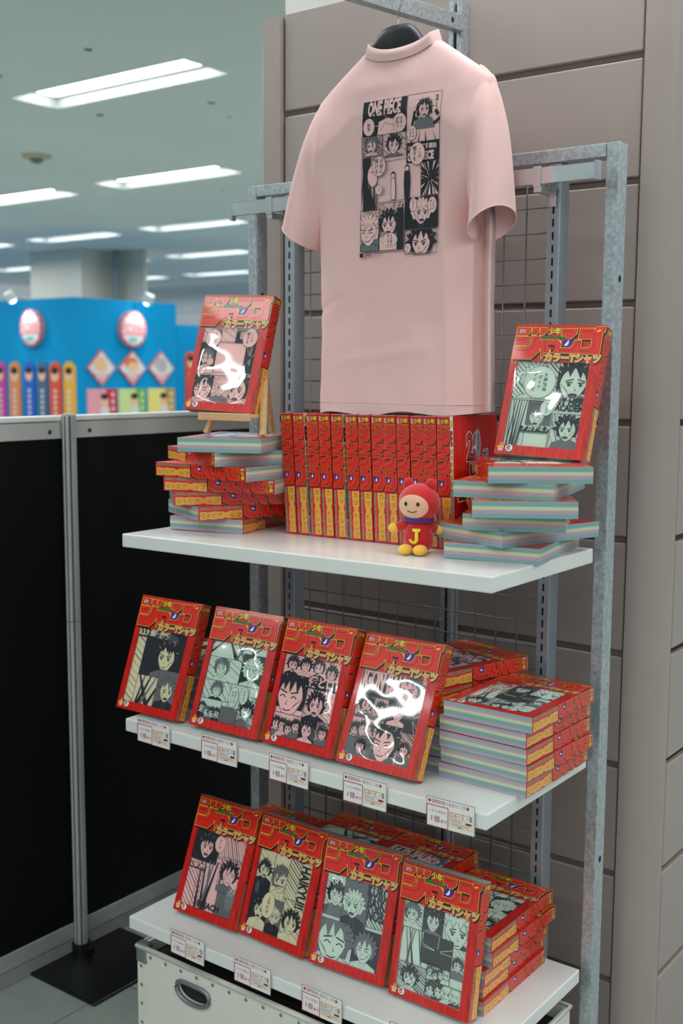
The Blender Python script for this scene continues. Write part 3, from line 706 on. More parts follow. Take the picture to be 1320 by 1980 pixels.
def back_art():
    A = Art()
    w = .011; A.rect(.0, 0, w, BH, 'white')
    A.rect(.002, .006, w - .004, .018, 'yel'); A.text('JUMP', .0035, .010, .006, 'green', .8, .02, rot=PI / 2)
    A.rect(.002, .028, w - .004, .030, 'dkred'); A.rect(.005, .036, .003, .003, 'white'); A.rect(.005, .046, .003, .003, 'white')
    for i in range(6): A.rect(.0025, .062 + .0125 * i, w - .005, .0105, 'gold'); A.rect(.005, .064 + .0125 * i, .001, .006, 'black')
    A.rect(.002, .140, w - .004, .075, 'green'); A.text('WEEKLY JUMP COLOR T-SHIRT', .0045, .142, .0055, 'white', .9, .02, rot=PI / 2); A.rect(.003, .222, w - .006, .028, 'grey')
    # anniversary mark
    x, y = .052, .030
    for off, m in ((.085, 'white'), (.055, 'black'), (.015, 'red')): A.text('20', x + .010, y + .055, .070, m, .70, off)
    A.poly([(x + .052 + .012 * math.cos(2 * PI * i / 20), y + .029 + .032 * math.sin(2 * PI * i / 20)) for i in range(20)], 'grey'); A.text('ANNIVERSARY', x + .053, y + .006, .006, 'black', .85, .04, rot=PI / 2)
    A.poly([(x + .030, y + .034), (x + .046, y + .026), (x + .046, y + .038)], 'white')
    A.text('th!!', x + .072, y + .055, .022, 'white', .7, .12); A.text('th!!', x + .072, y + .055, .022, 'black', .7, .04)
    for off, m in ((.16, 'white'), (.05, 'black')): A.text('JUMP', x + .020, y + .088, .030, m, .58, off)
    for off, m in ((.16, 'white'), (.05, 'black')): A.text('SHOP', x + .026, y + .103, .016, m, .75, off)
    for yy in (.145, .200):
        A.poly(offset_poly([(.024, yy), (.052, yy - .008), (.086, yy - .002), (.082, yy + .018), (.028, yy + .02)], .0025), 'white'); A.poly([(.024, yy), (.052, yy - .008), (.086, yy - .002), (.082, yy + .018), (.028, yy + .02)], 'dkred')
        A.poly([(.050, yy + .002), (.058, yy + .002), (.054, yy + .012)], 'yel'); A.ell(.038, yy + .006, .004, .004, 'green', n=10)
    return A.build('back_print', PR, lambda x, y, e: (BW / 2 - x, BH / 2 - y, -e), dz=5e-6)
BACK = back_art()

ww, wh = WIN[1] - WIN[0], WIN[3] - WIN[2]
def rq(x0, y0, x1, y1, sk=0): return [(x0 * ww, y0 * wh), (x1 * ww, (y0 + sk) * wh), (x1 * ww, y1 * wh), (x0 * ww, (y1 - sk) * wh)]
def window_art(spec, colour, name='shirt_print'):
    A = Art(); full = rq(0, 0, 1, 1)
    for it in spec:
        k = it[0]
        if k == 'p': A.panel(clip_poly(rq(*it[1:5]), full), it[5], it[6])
        elif k == 't':   # text on a band
            _, x0, y0, x1, y1, s, h, sx, ink = it[:9]; q = rq(x0, y0, x1, y1)
            if ink: A.poly(q, 'ink')
            A.text(s, x0 * ww + .002, y1 * wh - h * .22 - .001, h, 'paper' if ink else 'ink', sx, .05, clip=full)
        elif k == 'r': A.text(it[3], it[1] * ww, it[2] * wh, it[4], 'paper', it[5], .07, clip=full, rot=PI / 2); A.text(it[3], it[1] * ww, it[2] * wh, it[4], 'ink', it[5], .045, clip=full, rot=PI / 2)
        elif k == 'b': A.balloon(it[1] * ww, it[2] * wh, it[3] * ww, it[4] * wh, it[5], it[6], .0007, full)
    return A.build(name, dict(ink=M_ink, tone=M_tone, paper=CL[colour]), lambda x, y, e: (WIN[0] + x, WIN[3] - y, BT - .0027 + e), dz=4e-6)
ARTS = {
    'topl': ('pink', [('p', 0, 0, .6, .18, 'head', 1), ('p', .6, 0, 1, .2, 'dark', 2), ('t', .66, .02, 1, .17, 'IECE', .02, .9, True), ('p', 0, .2, .3, .62, 'darkhead', 3), ('p', .3, .2, .82, .6, 'plain', 4), ('p', .82, .2, 1, .6, 'dark', 5), ('p', 0, .64, .34, 1, 'bighead', 6), ('p', .34, .64, .66, 1, 'bursthead', 7), ('p', .66, .62, 1, 1, 'bighead', 8),
                      ('b', .2, .14, .14, .12, ['お前に', '預ける'], .0085), ('b', .86, .13, .13, .12, ['この', '帽子を'], .0085), ('b', .22, .46, .06, .05, [], .006)]),
    'topr': ('green', [('p', 0, 0, .6, .44, 'hatchhead', 11), ('p', .6, 0, 1, .44, 'bighead', 12), ('p', 0, .46, .26, 1, 'drape', 13), ('p', .26, .46, .6, .82, 'tonehead', 14), ('p', .62, .60, 1, 1, 'head', 15), ('t', .60, .45, 1.0, .525, 'MY HERO', .019, .86, False), ('t', .62, .525, 1.0, .59, 'ACADEMIA', .016, .86, False), ('t', .2, .76, .6, .83, 'アカデミア', .012, 1, True), ('p', .2, .84, .6, 1, 'plain', 16),
                      ('b', .36, .24, .22, .19, ['大爆殺神', 'ダイナ', 'マイトだ'], .009), ('b', .52, .54, .09, .09, ['俺の名は'], .005)]),
    'mid1': ('cream', [('p', 0, 0, .18, 1, 'hatch', 21), ('p', .18, .1, 1, .62, 'darkhead', 22), ('p', .18, .62, 1, 1, 'drape', 23), ('p', .6, .5, 1, 1, 'tonehead', 24), ('t', -.02, 0, 1, .12, '8.3.9 連載開始', .018, .86, True)]),
    'mid2': ('green', [('p', 0, 0, 1, .2, 'drape', 31), ('p', 0, .2, .6, .5, 'head', 32), ('p', .6, .1, 1, .5, 'darkhead', 33), ('p', 0, .5, .5, .74, 'head', 34), ('p', .5, .5, .84, .86, 'plain', 35), ('p', 0, .74, .4, 1, 'crowd', 36), ('p', .4, .8, .7, 1, 'tone', 37), ('p', .7, .62, 1, 1, 'hatchhead', 38), ('b', .58, .66, .08, .13, ['学校に行', 'きましょ'], .006), ('b', .76, .62, .07, .11, ['おはよう'], .006)]),
    'mid3': ('pink', [('p', 0, 0, 1, .24, 'crowd', 41), ('p', 0, .24, .5, .72, 'bighead', 42), ('p', .5, .36, 1, .72, 'head', 43), ('t', .48, .24, 1, .36, '僕とロ', .022, 1.0, True), ('p', 0, .72, .5, 1, 'crowd', 44), ('p', .5, .72, .78, 1, 'darkhead', 45), ('p', .78, .72, 1, 1, 'hatchhead', 46)]),
    'mid4': ('pink', [('p', .55, 0, 1, .3, 'bighead', 51), ('t', 0, .02, .62, .30, 'IGON BALL', .058, .34, True), ('p', 0, .3, .28, .55, 'head', 52), ('p', .28, .3, .5, .55, 'head', 53), ('p', .5, .28, .8, .58, 'darkhead', 54), ('p', .8, .3, 1, .62, 'dark', 55), ('p', 0, .56, .5, .8, 'crowd', 56), ('p', .42, .58, .8, 1, 'bighead', 57), ('p', 0, .8, .42, 1, 'tonehead', 58), ('p', .8, .62, 1, 1, 'hatchhead', 59)]),
    'bot1': ('pink', [('p', 0, 0, .5, .4, 'darkhead', 61), ('p', .5, 0, 1, .3, 'hatch', 62), ('p', 0, .36, .3, 1, 'hatch', 63), ('p', .2, .36, .75, 1, 'drape', 64), ('p', .6, .26, 1, .7, 'head', 65), ('p', .66, .7, 1, 1, 'tone', 66), ('t', 0, .44, .34, .52, '8.7連載開始', .011, .8, True), ('t', .3, .9, .8, 1, 'BLEACH', .018, 1, False), ('b', .5, .12, .1, .11, ['行くぜ'], .007)]),
    'bot2': ('cream', [('p', 0, 0, .3, .5, 'head', 71), ('p', .3, 0, .58, .62, 'bighead', 72), ('p', .58, 0, .8, .5, 'hatch', 73), ('p', 0, .5, .35, 1, 'darkhead', 74), ('p', .35, .56, .62, 1, 'tonehead', 75), ('p', .62, .5, 1, 1, 'head', 76), ('r', .82, .04, 'HAIKYU!!', .032, .66), ('b', .34, .66, .12, .16, ['上手だぜ'], .009)]),
    'bot3': ('green', [('p', 0, 0, .36, .5, 'head', 81), ('p', .3, 0, .72, .62, 'tonehead', 82), ('p', .7, 0, 1, .5, 'hatch', 83), ('t', .66, .06, 1, .18, 'KURO', .03, .62, False), ('t', .68, .2, 1, .32, 'BASKE', .032, .55, False), ('t', .7, .34, 1, .46, 'NOBA', .03, .6, False), ('p', 0, .54, .56, 1, 'bighead', 84), ('p', .56, .54, 1, 1, 'darkhead', 85)]),
    'bot4': ('green', [('p', 0, 0, .3, .3, 'head', 91), ('p', .3, 0, .62, .3, 'darkhead', 92), ('p', .62, 0, 1, .36, 'bighead', 93), ('p', 0, .3, .34, .7, 'drape', 94), ('p', .34, .3, .8, .64, 'dark', 95), ('p', .8, .36, 1, .7, 'head', 96), ('p', 0, .7, .45, 1, 'hatchhead', 97), ('p', .45, .62, .8, .8, 'crowd', 98), ('p', .45, .8, 1, 1, 'crowd', 99)]),
}
ART_ME = {k: window_art(v[1], v[0]) for k, v in ARTS.items()}
KEYS = list(ARTS)
nbox = [0]
def shirt_box(label, group, M, art=None, cover=True, back=False, logo=False):
    t = thing('shirt_box', label, 'box', group=group); t.matrix_world = M
    k = nbox[0]; nbox[0] += 1; art = art or KEYS[(k * 7) % 10]
    obj('body', BODY if cover else CLOSED, t); obj('spine_print', SPINE, t)
    if cover or logo:
        for q in ('logo', 'subtitle'): obj(q, COVER[q], t)
    if cover:
        tag(obj('hatching', COVER['hatching'], t), kind='stuff'); obj('badge', COVER['badge'], t)
        obj('shirt', SHIRT[ARTS[art][0]], t); obj('shirt_print', ART_ME[art], t); obj('window_film', FILMD[KEYS.index(art)] if 'face out' in group else FILM[k % 10], t)
    if back: obj('back_print', BACK, t)
    return t
def flat(corner, yaw, z, tilt=0):
    """lying face up; corner = spine/bottom corner"""
    a = rad(yaw); R = Matrix.Rotation(a, 4, 'Z'); off = R @ Vector((BW / 2, -BH / 2, 0))
    return Matrix.Translation((corner[0] - off.x, corner[1] - off.y, z)) @ R
def flat180(A, yaw, z):
    a = rad(yaw); R = Matrix.Rotation(a, 4, 'Z'); off = R @ Vector((BW / 2, BH / 2, 0))
    return Matrix.Translation((A[0] + off.x, A[1] + off.y, z)) @ Matrix.Rotation(a + PI, 4, 'Z')
def lean(BL, yaw, ln, roll):
    """cover's lower left corner at BL, leaning back"""
    y, l, r = rad(yaw), rad(ln), rad(roll)
    ex = Vector((math.cos(y), math.sin(y), 0)); bk = Vector((-math.sin(y), math.cos(y), 0)); ey = math.cos(l) * Vector((0, 0, 1)) + math.sin(l) * bk
    e1 = math.cos(r) * ex + math.sin(r) * ey; e2 = -math.sin(r) * ex + math.cos(r) * ey; e3 = e1.cross(e2)
    c = Vector(BL) + e1 * BW / 2 + e2 * BH / 2 - e3 * BT
    return Matrix(((e1.x, e2.x, e3.x, c.x), (e1.y, e2.y, e3.y, c.y), (e1.z, e2.z, e3.z, c.z), (0, 0, 0, 1)))
ORD = ['first', 'second', 'third', 'fourth', 'fifth', 'sixth', 'seventh', 'eighth', 'ninth', 'tenth', 'eleventh', 'twelfth', 'thirteenth']
# top left twisted stack
zL = 1.2575; ST = .0295
L = [((.215, .146), 12.2), ((.152, .077), -24.7), ((.096, .061), -41.8), ((.052, .075), -70.2), ((.017, .086), -88.3), ((-.028, .168), -112.8)]
for k, (c, yaw) in enumerate(L):
    shirt_box(f'{ORD[k]} red box from the bottom of the twisted stack under the easel', 'twisted stack under the easel', flat(c, yaw, zL + k * ST), cover=False, logo=True)
shirt_box('topmost striped-edge box of the twisted stack, right under the easel', 'twisted stack under the easel', flat180((.130, .040), 23, zL + 6 * ST), 'mid2')
# easel
ez = zL + 7 * ST
es = thing('easel', 'small pale wooden easel holding a red box on the left stack', 'easel', (.18, .16, ez))
def bar(mb, a, b, w, d):
    a, b = Vector(a), Vector(b); t = (b - a).normalized(); x = t.cross(Vector((0, 1, 0)))
    if x.length < .1: x = t.cross(Vector((0, 0, 1)))
    x.normalize(); y = x.cross(t)
    vs = [p + sx * w / 2 * x + sy * d / 2 * y for p in (a, b) for sx, sy in ((-1, -1), (1, -1), (1, 1), (-1, 1))]
    return mb.add(vs, [(0, 1, 2, 3), (7, 6, 5, 4), (0, 4, 5, 1), (1, 5, 6, 2), (2, 6, 7, 3), (3, 7, 4, 0)])
EA = Matrix.Rotation(rad(4), 3, 'Z')
def E(x, y, z): return EA @ Vector((x, y, z))
for a, b in (((-.064, -.016, .004), (-.004, .068, .222)), ((.088, -.016, .004), (.034, .068, .222)), ((.0, .135, .004), (.015, .076, .215))):
    obj('leg', bar(MB(), E(*a), E(*b), .011, .011).mesh('leg', M_wood, bevel=.001), es)
le = MB(); le.box(-.066, .068, -.048, .006, .040, .048); le.box(-.066, .068, -.054, -.047, .034, .050)
lo = obj('ledge', le.mesh('ledge', M_wood, bevel=.001), es); lo.rotation_euler = (0, 0, rad(6)); lo.location = (0, .012, 0)
shirt_box('red box with pink shirt propped on the wooden easel', 'boxes shown face out', lean((.064, .125, ez + .0565), 6, 16, -2.0), 'topl')
# top right twisted stack
zR = 1.2622
Rs = [((.730, .123), 9.6), ((.677, .173), -16.6), ((.782, .100), 23), ((.827, .056), 33), ((.765, .094), 13), ((.843, .082), 36.6)]
for k, (A_, yaw) in enumerate(Rs):
    shirt_box(f'{ORD[k]} striped-edge box from the bottom of the right twisted stack', 'twisted stack at the right end', flat180(A_, yaw, zR + k * ST), cover=(k == 5), logo=(k < 5))
shirt_box('red box with pale green shirt leaning on the right twisted stack', 'boxes shown face out', lean((.752, .262, zR + 6 * ST + .0095), 3.1, 16.5, -1.9), 'topr')
# upright row
x = .281
for k in range(13):
    if k in (2, 5): x += .0075
    a = rad(3.6 - .13 * k); R = Matrix.Rotation(-PI / 2, 4, 'Z')       # local x -> -Y
    # local axes: x (spine) -> -Y, y (up) -> Z, z (cover) -> -X
    B = Matrix(((0, 0, -1, 0), (-1, 0, 0, 0), (0, 1, 0, 0), (0, 0, 0, 1)))
    M = Matrix.Translation((x, .212 + BW / 2 + (.002 if k % 3 == 1 else 0), zt(x) + .0003)) @ Matrix.Rotation(-a, 4, 'Y') @ Matrix.Translation((BT, 0, BH / 2)) @ B
    shirt_box(f'{ORD[k]} box from the left in the upright spine-out row', 'upright spine-out row', M, cover=(k == 0), back=(k in (1, 4, 12)))
    x += .0306
# middle shelf
for i, (BL, yaw, ln, ro, art, lab) in enumerate([((-.056, .024, .859), 1.0, 20.5, 0, 'mid1', 'red box with cream shirt leaning at left end of middle shelf'), ((.163, .03, .860), 2.5, 20.9, -.3, 'mid2', 'second leaning box from left on middle shelf, pale green shirt'),
        ((.357, .042, .859), -3.0, 19, .7, 'mid3', 'third leaning box from left on middle shelf, pink shirt'), ((.547, .037, .8605), -1.1, 23.3, .2, 'mid4', 'rightmost leaning box on middle shelf, pink shirt, tilted against a stack')]):
    shirt_box(lab, 'boxes shown face out', lean(BL, yaw, ln, ro), art)
for k, (c, yaw) in enumerate([((.917, .109), 0), ((.919, .106), -2), ((.917, .107), -1), ((.914, .110), -1.3), ((.927, .107), 0)]):
    shirt_box(f'{ORD[k]} box from the bottom of the neat stack at middle shelf right end', 'neat stack on the middle shelf', flat(c, yaw, ZM + k * .0302), 'bot4', cover=(k == 4), logo=(k < 4))
for k, (c, yaw) in enumerate([((.730, .125), 0), ((.731, .128), -1), ((.728, .126), -2), ((.728, .128), -2), ((.712, .143), -8), ((.697, .146), -16)]):
    shirt_box(f'{ORD[k]} box from the bottom of the stack behind rightmost middle leaning box', 'stack behind the leaning boxes', flat(c, yaw, ZM + k * .0302), cover=(k == 5), logo=(k == 4))
for s, sx in enumerate((.145, .340, .532)):
    for k in range(4):
        shirt_box('red box lying in a stack hidden behind the leaning middle boxes', 'hidden stacks on the middle shelf', flat((sx, .139, ), 0, ZM + k * ST), cover=(k == 3))
# bottom shelf
for i, (BL, yaw, ln, ro, art, lab) in enumerate([((.069, .069, .406), .4, 22.2, .3, 'bot1', 'leftmost leaning box on bottom shelf, pink shirt'), ((.254, .080, .405), -2.0, 18.8, -.1, 'bot2', 'leaning box with cream shirt on the bottom shelf'),
        ((.451, .075, .404), 2.1, 16.4, .6, 'bot3', 'third leaning box from left on bottom shelf, green shirt'), ((.646, .080, .4015), -1.9, 12.5, 1.4, 'bot4', 'frontmost leaning box at lower right, pale green shirt')]):
    shirt_box(lab, 'boxes shown face out', lean(BL, yaw, ln, ro), art)
for s, (xr, n_, nm) in enumerate([(.237, 5, 'left'), (.463, 6, 'middle'), (.646, 6, 'right')]):
    for k in range(n_):
        top = k == n_ - 1
        shirt_box(f'top box of the {nm} stack behind the bottom leaning boxes' if top else f'{ORD[k]} box up in the {nm} stack behind bottom leaning boxes', 'stacks behind the bottom boxes', flat((xr, .158 if s == 0 else .165), 0, ZB + k * ST), cover=top)
for k, (c, yaw) in enumerate([((.830, .126), 0), ((.824, .133), 0), ((.829, .130), -.5), ((.836, .147), -1), ((.832, .148), 0)]):
    shirt_box(f'{ORD[k]} box from the bottom of the stack at bottom shelf right end', 'stack at the lower right', flat(c, yaw, ZB + k * .0298), 'mid2', cover=(k == 4), logo=(k == 3))

# ------------------------------------------------------------------ price cards
def card_art():
    W, H = .098, .0535; A = Art()
    A.rect(0, 0, W, H, 'card'); A.loop([(.0003, .0003), (W - .0003, .0003), (W - .0003, H - .0003), (.0003, H - .0003)], .0009, 'black')
    A.text('◆個数制限/1会計につき◆', .0025, .0098, .0078, 'red', .92, .007)
    A.loop([(.001, .0145), (.0445, .0145), (.0445, H - .001), (.001, H - .001)], .0016, 'red')
    A.text('こちらの商品は', .0055, .0262, .0050, 'red', 1, .006)
    A.text('1', .008, .0425, .0125, 'red', 1, .02); A.text('個', .0155, .043, .0125, 'red', 1, .008); A.text('まで', .029, .043, .0068, 'red', 1, .02)
    x, y = .0475, .0195
    A.loop([(x, y), (x + .0455, y), (x + .0455, y + .0255), (x, y + .0255)], .0010, 'gold')
    A.rect(x + .001, y + .001, .0435, .0085, 'grey'); A.rect(x + .002, y + .0017, .031, .0072, 'white'); A.text('レシート', x + .003, y + .0078, .0068, 'dkred', 1.0, .08); A.text('レシート', x + .003, y + .0078, .0068, 'gold', 1.0, .03)
    A.ell(x + .0365, y + .0055, .0048, .0048, 'white', n=14); A.ell(x + .0365, y + .0055, .0028, .0028, 'blue', n=12); A.ell(x + .0365, y + .0055, .0017, .0017, 'white', n=10)
    A.loop([(x + .001, y + .0108), (x + .031, y + .0108), (x + .031, y + .0178), (x + .001, y + .0178)], .0005, 'gold')
    for i in range(3): A.rect(x + .003, y + .0122 + .0018 * i, .022, .0006, 'blue')
    A.rect(x + .033, y + .0128, .011, .0042, 'dkred'); A.rect(x + .003, y + .0198, .038, .0008, 'dkred'); A.rect(x + .003, y + .022, .038, .0007, 'gold'); A.rect(x + .017, y + .0235, .008, .0012, 'black')
    mats = dict(card=M_card, black=M_black, red=M_cardred, gold=M_gold, grey=M_trimg, white=M_whitep, dkred=M_dkred, blue=mat('card_blue', rgb(130, 136, 168), .5))
    return A.build('card_print', mats, lambda x, y, e: (x, -.0006 - e, -y))
CARD = card_art(); CARDB = boxm('card', 0, .098, -.0006, .0006, -.0535, 0, M_card)
nm = ['leftmost small white card on the middle shelf edge', 'second small white card from left on middle shelf edge', 'third small white card from left on middle shelf edge', 'fourth small white card from left on middle shelf edge', 'rightmost small white card on the middle shelf edge',
      'leftmost small white card on the bottom shelf edge', 'second small white card from left on bottom shelf edge', 'third small white card from left on bottom shelf edge', 'small white card cut off by the bottom of the picture']
for i, (x, z) in enumerate([(.044, .862), (.233, .863), (.416, .860), (.597, .859), (.781, .858), (.137, .410), (.320, .408), (.499, .407), (.708, .406)]):
    t = thing('price_card', nm[i], 'price card', (x, -.0035, z), 0, 'small cards on the shelf edges'); t.rotation_euler = (rad(-1.5), rad((.6, -.4, .3, .2, -.8, .8, .2, .5, 0)[i]), 0)
    obj('card', CARDB, t); obj('card_print', CARD, t)

# ------------------------------------------------------------------ trunk under the bottom shelf
tx0, tx1, ty0, ty1, tz = -.005, .885, .03, .39, .312
tk = thing('storage_trunk', 'white riveted storage trunk with grey corners under the bottom shelf', 'trunk', (.44, .21, 0))
def tp(n, me): o = obj(n, me, tk); o.location = (-.44, -.21, 0); return o
hx, hz = .168, .258
hole = []
for i in range(28):
    th = 2 * PI * i / 28; cx = .046 * math.copysign(abs(math.cos(th)) ** .75, math.cos(th)); cz = .0195 * math.copysign(abs(math.sin(th)) ** .8, math.sin(th)) ; cz += -.005 * (1 - (cx / .046) ** 2); hole.append((hx + cx, hz + cz))
fr = MB(); n = 28
outer = []
for (px, pz) in hole:
    dx, dz = px - hx, pz - hz; s = min((.19 if dx > 0 else .17) / max(abs(dx), 1e-6), (.052 if dz > 0 else .25) / max(abs(dz), 1e-6)); outer.append((hx + dx * s, hz + dz * s))
fr.box(tx0, tx0 + .0001, ty0, ty0 + .001, .0, .001)
fm = MB(); fm.box(tx0, hx - .06, ty0, ty0 + .008, 0, tz); fm.box(hx + .06, tx1, ty0, ty0 + .008, 0, tz); fm.box(hx - .06, hx + .06, ty0, ty0 + .008, hz + .04, tz); fm.box(hx - .06, hx + .06, ty0, ty0 + .008, 0, hz - .04)
vs = [(p[0], ty0, p[1]) for p in hole] + [(max(hx - .06, min(hx + .06, hx + (p[0] - hx) * 4)), ty0, max(hz - .04, min(hz + .04, hz + (p[1] - hz) * 4))) for p in hole]
fm.add(vs, [(i, (i + 1) % n, n + (i + 1) % n, n + i) for i in range(n)])
fm.add([(p[0], ty0, p[1]) for p in hole] + [(p[0], ty0 + .008, p[1]) for p in hole], [(i, n + i, n + (i + 1) % n, (i + 1) % n) for i in range(n)])
tp('front_panel', fm.mesh('front_panel', M_trunk))
sd = MB(); sd.box(tx0, tx0 + .008, ty0 + .008, ty1, 0, tz); tp('side_panel', sd.mesh('side_panel', M_trunk))
sd = MB(); sd.box(tx1 - .008, tx1, ty0 + .008, ty1, 0, tz); tp('side_panel', sd.mesh('side_panel', M_trunk))
tp('back_panel', boxm('back_panel', tx0 + .008, tx1 - .008, ty1 - .008, ty1, 0, tz, M_trunk))
tp('hole_shade', boxm('hole_shade', hx - .07, hx + .07, ty0 + .010, ty0 + .012, hz - .045, hz + .045, M_dark)); tp('base', boxm('base', tx0 + .008, tx1 - .008, ty0 + .008, ty1 - .008, 0, .008, M_dark))  # dark plate added behind the handle hole as painted shade; floor darkened too
tp('interior_shade', MB().box(tx0 + .009, tx1 - .009, ty0 + .030, ty1 - .009, .009, tz - .03).mesh('interior_shade', M_dark))  # dark block fills the open trunk in place of the shade inside
e = MB(); e.tube([(tx0 - .001, ty0 - .001, tz), (tx1 + .001, ty0 - .001, tz), (tx1 + .001, ty1, tz), (tx0 - .001, ty1, tz)], .006, 8, closed=True); tp('rim', e.mesh('rim', M_trunk, smooth=True))
ho = tp('handle', MB().tube([(hx + (p[0] - hx) * 1.06, ty0 - .002, hz + (p[1] - hz) * 1.12) for p in hole], .0052, 8, closed=True).mesh('handle', M_trimg, smooth=True))
tp('strap', boxm('strap', tx0 - .0008, tx0 + .028, ty0 - .001, ty0, 0, tz - .004, M_trunk)); tp('strap', boxm('strap', tx0 - .0008, tx1, ty0 - .001, ty0, tz - .028, tz - .004, M_trunk)); tp('strap', boxm('strap', tx1 - .028, tx1, ty0 - .001, ty0, 0, tz - .004, M_trunk))
rvm = MB().ellipsoid((0, 0, 0), (.0042, .0018, .0042), 10, 6).mesh('rivet', M_rivet, smooth=True)
def rivet(x, z): o = obj('rivet', rvm, tk); o.location = (x - .44, ty0 - .0015 - .21, z)
for i in range(18): rivet(tx0 + .042 + .0475 * i, tz - .016)
for i in range(6): rivet(tx0 + .012, tz - .045 - .045 * i)
for xx in (tx0, tx1):
    c = MB(); s = 1 if xx == tx0 else -1
    c.box(min(xx - s * .004, xx + s * .030), max(xx - s * .004, xx + s * .030), ty0 - .004, ty0 + .02, tz - .038, tz + .008)
    tp('corner_cap', c.mesh('corner_cap', M_trimg, bevel=.005, segs=3, smooth=True))

# ------------------------------------------------------------------ T-shirt on a hanger
NZT = 2.230; SXC, SYC = .527, .275; HEM = 1.519
def hw(z):
    t = max(0, min(1, (z - HEM) / .6)); return .197 - .008 * math.sin(PI * t) + .005 * t * t
def zsh(x):   # shoulder line
    a = abs(x - SXC)
    return NZT - max(0, a - .085) * .70 - (0 if a > .085 else 0)
ARMPIT = 1.93
def depth(x, z, back):
    h = hw(z); s = max(-1, min(1, (x - SXC) / h)); d = .052 if back else .048
    e = 0
    if z > ARMPIT: e = .05 * math.sqrt(max(0, 1 - ((z - 2.04) / .118) ** 2))
    v = math.sqrt(e * e + max(0, d * d - e * e) * (1 - abs(s) ** (18 if s > 0 else 6)))
    hgt = max(0, zsh(x) - z); v *= .16 + .84 * math.sqrt(min(1, hgt / .13))
    return v
def wrinkle(x, z):
    calm = 1 - .8 * sm_(.44, .47, x) * sm_(.68, .65, x) * sm_(1.80, 1.84, z) * sm_(2.16, 2.13, z)
    return calm * wrinkle0(x, z)
def wrinkle0(x, z):
    low = sm_(1.95, 1.6, z)
    w = .0065 * low * math.sin((x - SXC) * 34 + .9 * math.sin(z * 7)) + .0060 * noise.noise(Vector((x * 8, z * 3.5, 2.2))) + .0028 * noise.noise(Vector((x * 17 + z * 6, z * 11, 4.2))) + .0012 * noise.noise(Vector((x * 30, z * 22, 7)))
    w += .006 * math.exp(-((x - (.665 + .03 * (1.95 - z))) / .012) ** 2) * sm_(1.98, 1.85, z)            # fold at the right side
    w += .004 * math.exp(-((z - 1.62 - .12 * (x - .4)) / .010) ** 2) * sm_(.38, .45, x) * sm_(.66, .56, x)
    w -= .0045 * math.exp(-((z - 1.73 - .35 * (x - .36)) / .008) ** 2) * sm_(.46, .36, x)
    return w
def back_y(x, z):
    y = SYC - depth(x, z, True) - wrinkle(x, z)
    xr = SXC + hw(z); xc = .652 + .012 * sm_(1.9, 1.55, z)
    k = max(0, (x - xc) / (xr - xc)); t = sm_(1.985, 1.88, z); soft = math.sqrt(k * k + .012) - .1095
    return y + t * max(0, soft) * (.098 + (depth(x, z, False) + depth(x, z, True) - .1) * 0) * (1 if k > 0 else 0) + t * (depth(x, z, True) - .052) * sm_(0, .3, k)
def front_y(x, z):
    xr = SXC + hw(z); t = sm_(1.985, 1.88, z) * sm_(xr - .05, xr, x)
    y = SYC + depth(x, z, False) + .3 * wrinkle(x + .3, z); return y * (1 - t) + max(y, back_y(xr, z)) * t
ts = thing('tshirt', 'pink T-shirt hanging back side out above the red boxes', 't-shirt', (SXC, SYC, HEM), 0)
def tsp(n, me): o = obj(n, me, ts); o.location = (-SXC, -SYC, -HEM); return o
NX, NZ = 64, 96
mb = MB(); NK = .085
def ztop(x, back):
    a = abs(x - SXC)
    if a >= NK: return zsh(x)
    c = math.sqrt(max(0, 1 - (a / NK) ** 2)) ** 1.4; return NZT - (.030 if back else .085) * c
for back in (True, False):
    vs = []
    for j in range(NZ + 1):
        t = j / NZ
        for i in range(NX + 1):
            u = -1 + 2 * i / NX
            # use the width at this level
            z0 = HEM + .004 * math.sin(u * 7) + (0.004 * u if back else .002)
            zz = z0 + (zsh(SXC + u * .195) - z0) * t
            x = SXC + u * hw(zz); ztp = ztop(x, back); z = z0 + (ztp - z0) * t
            x = SXC + u * hw(z)
            y = back_y(x, z) if back else front_y(x, z)
            if abs(u) > .999 and not (back and u > 0 and z < 1.985): y = SYC + (-1 if back else 1) * (math.sqrt(max(0, 1 - ((z - 2.04) / .118) ** 2)) * .05 if z > ARMPIT else 0) * (.16 + .84 * math.sqrt(min(1, max(0, zsh(x) - z) / .13)))
            if j == NZ and abs(x - SXC) >= NK: y = SYC
            vs.append((x, y, z))
    f = [(j * (NX + 1) + i, j * (NX + 1) + i + 1, (j + 1) * (NX + 1) + i + 1, (j + 1) * (NX + 1) + i) for j in range(NZ) for i in range(NX)]
    mb.add(vs, f if back else [tuple(reversed(q)) for q in f])
    if back: vb = vs
    else:
        for i in (0, NX):
            J = [j for j in range(NZ + 1) if vs[j * (NX + 1) + i][2] > (1.90 if i == 0 else 1.0)]; col = [vb[j * (NX + 1) + i] for j in J] + [vs[j * (NX + 1) + i] for j in J]; m_ = len(J)
            mb.add(col, [(q, q + 1, m_ + q + 1, m_ + q) for q in range(m_ - 1)])
tsp('body', mb.mesh('body', CL['pink'], smooth=True, weld=2e-4))
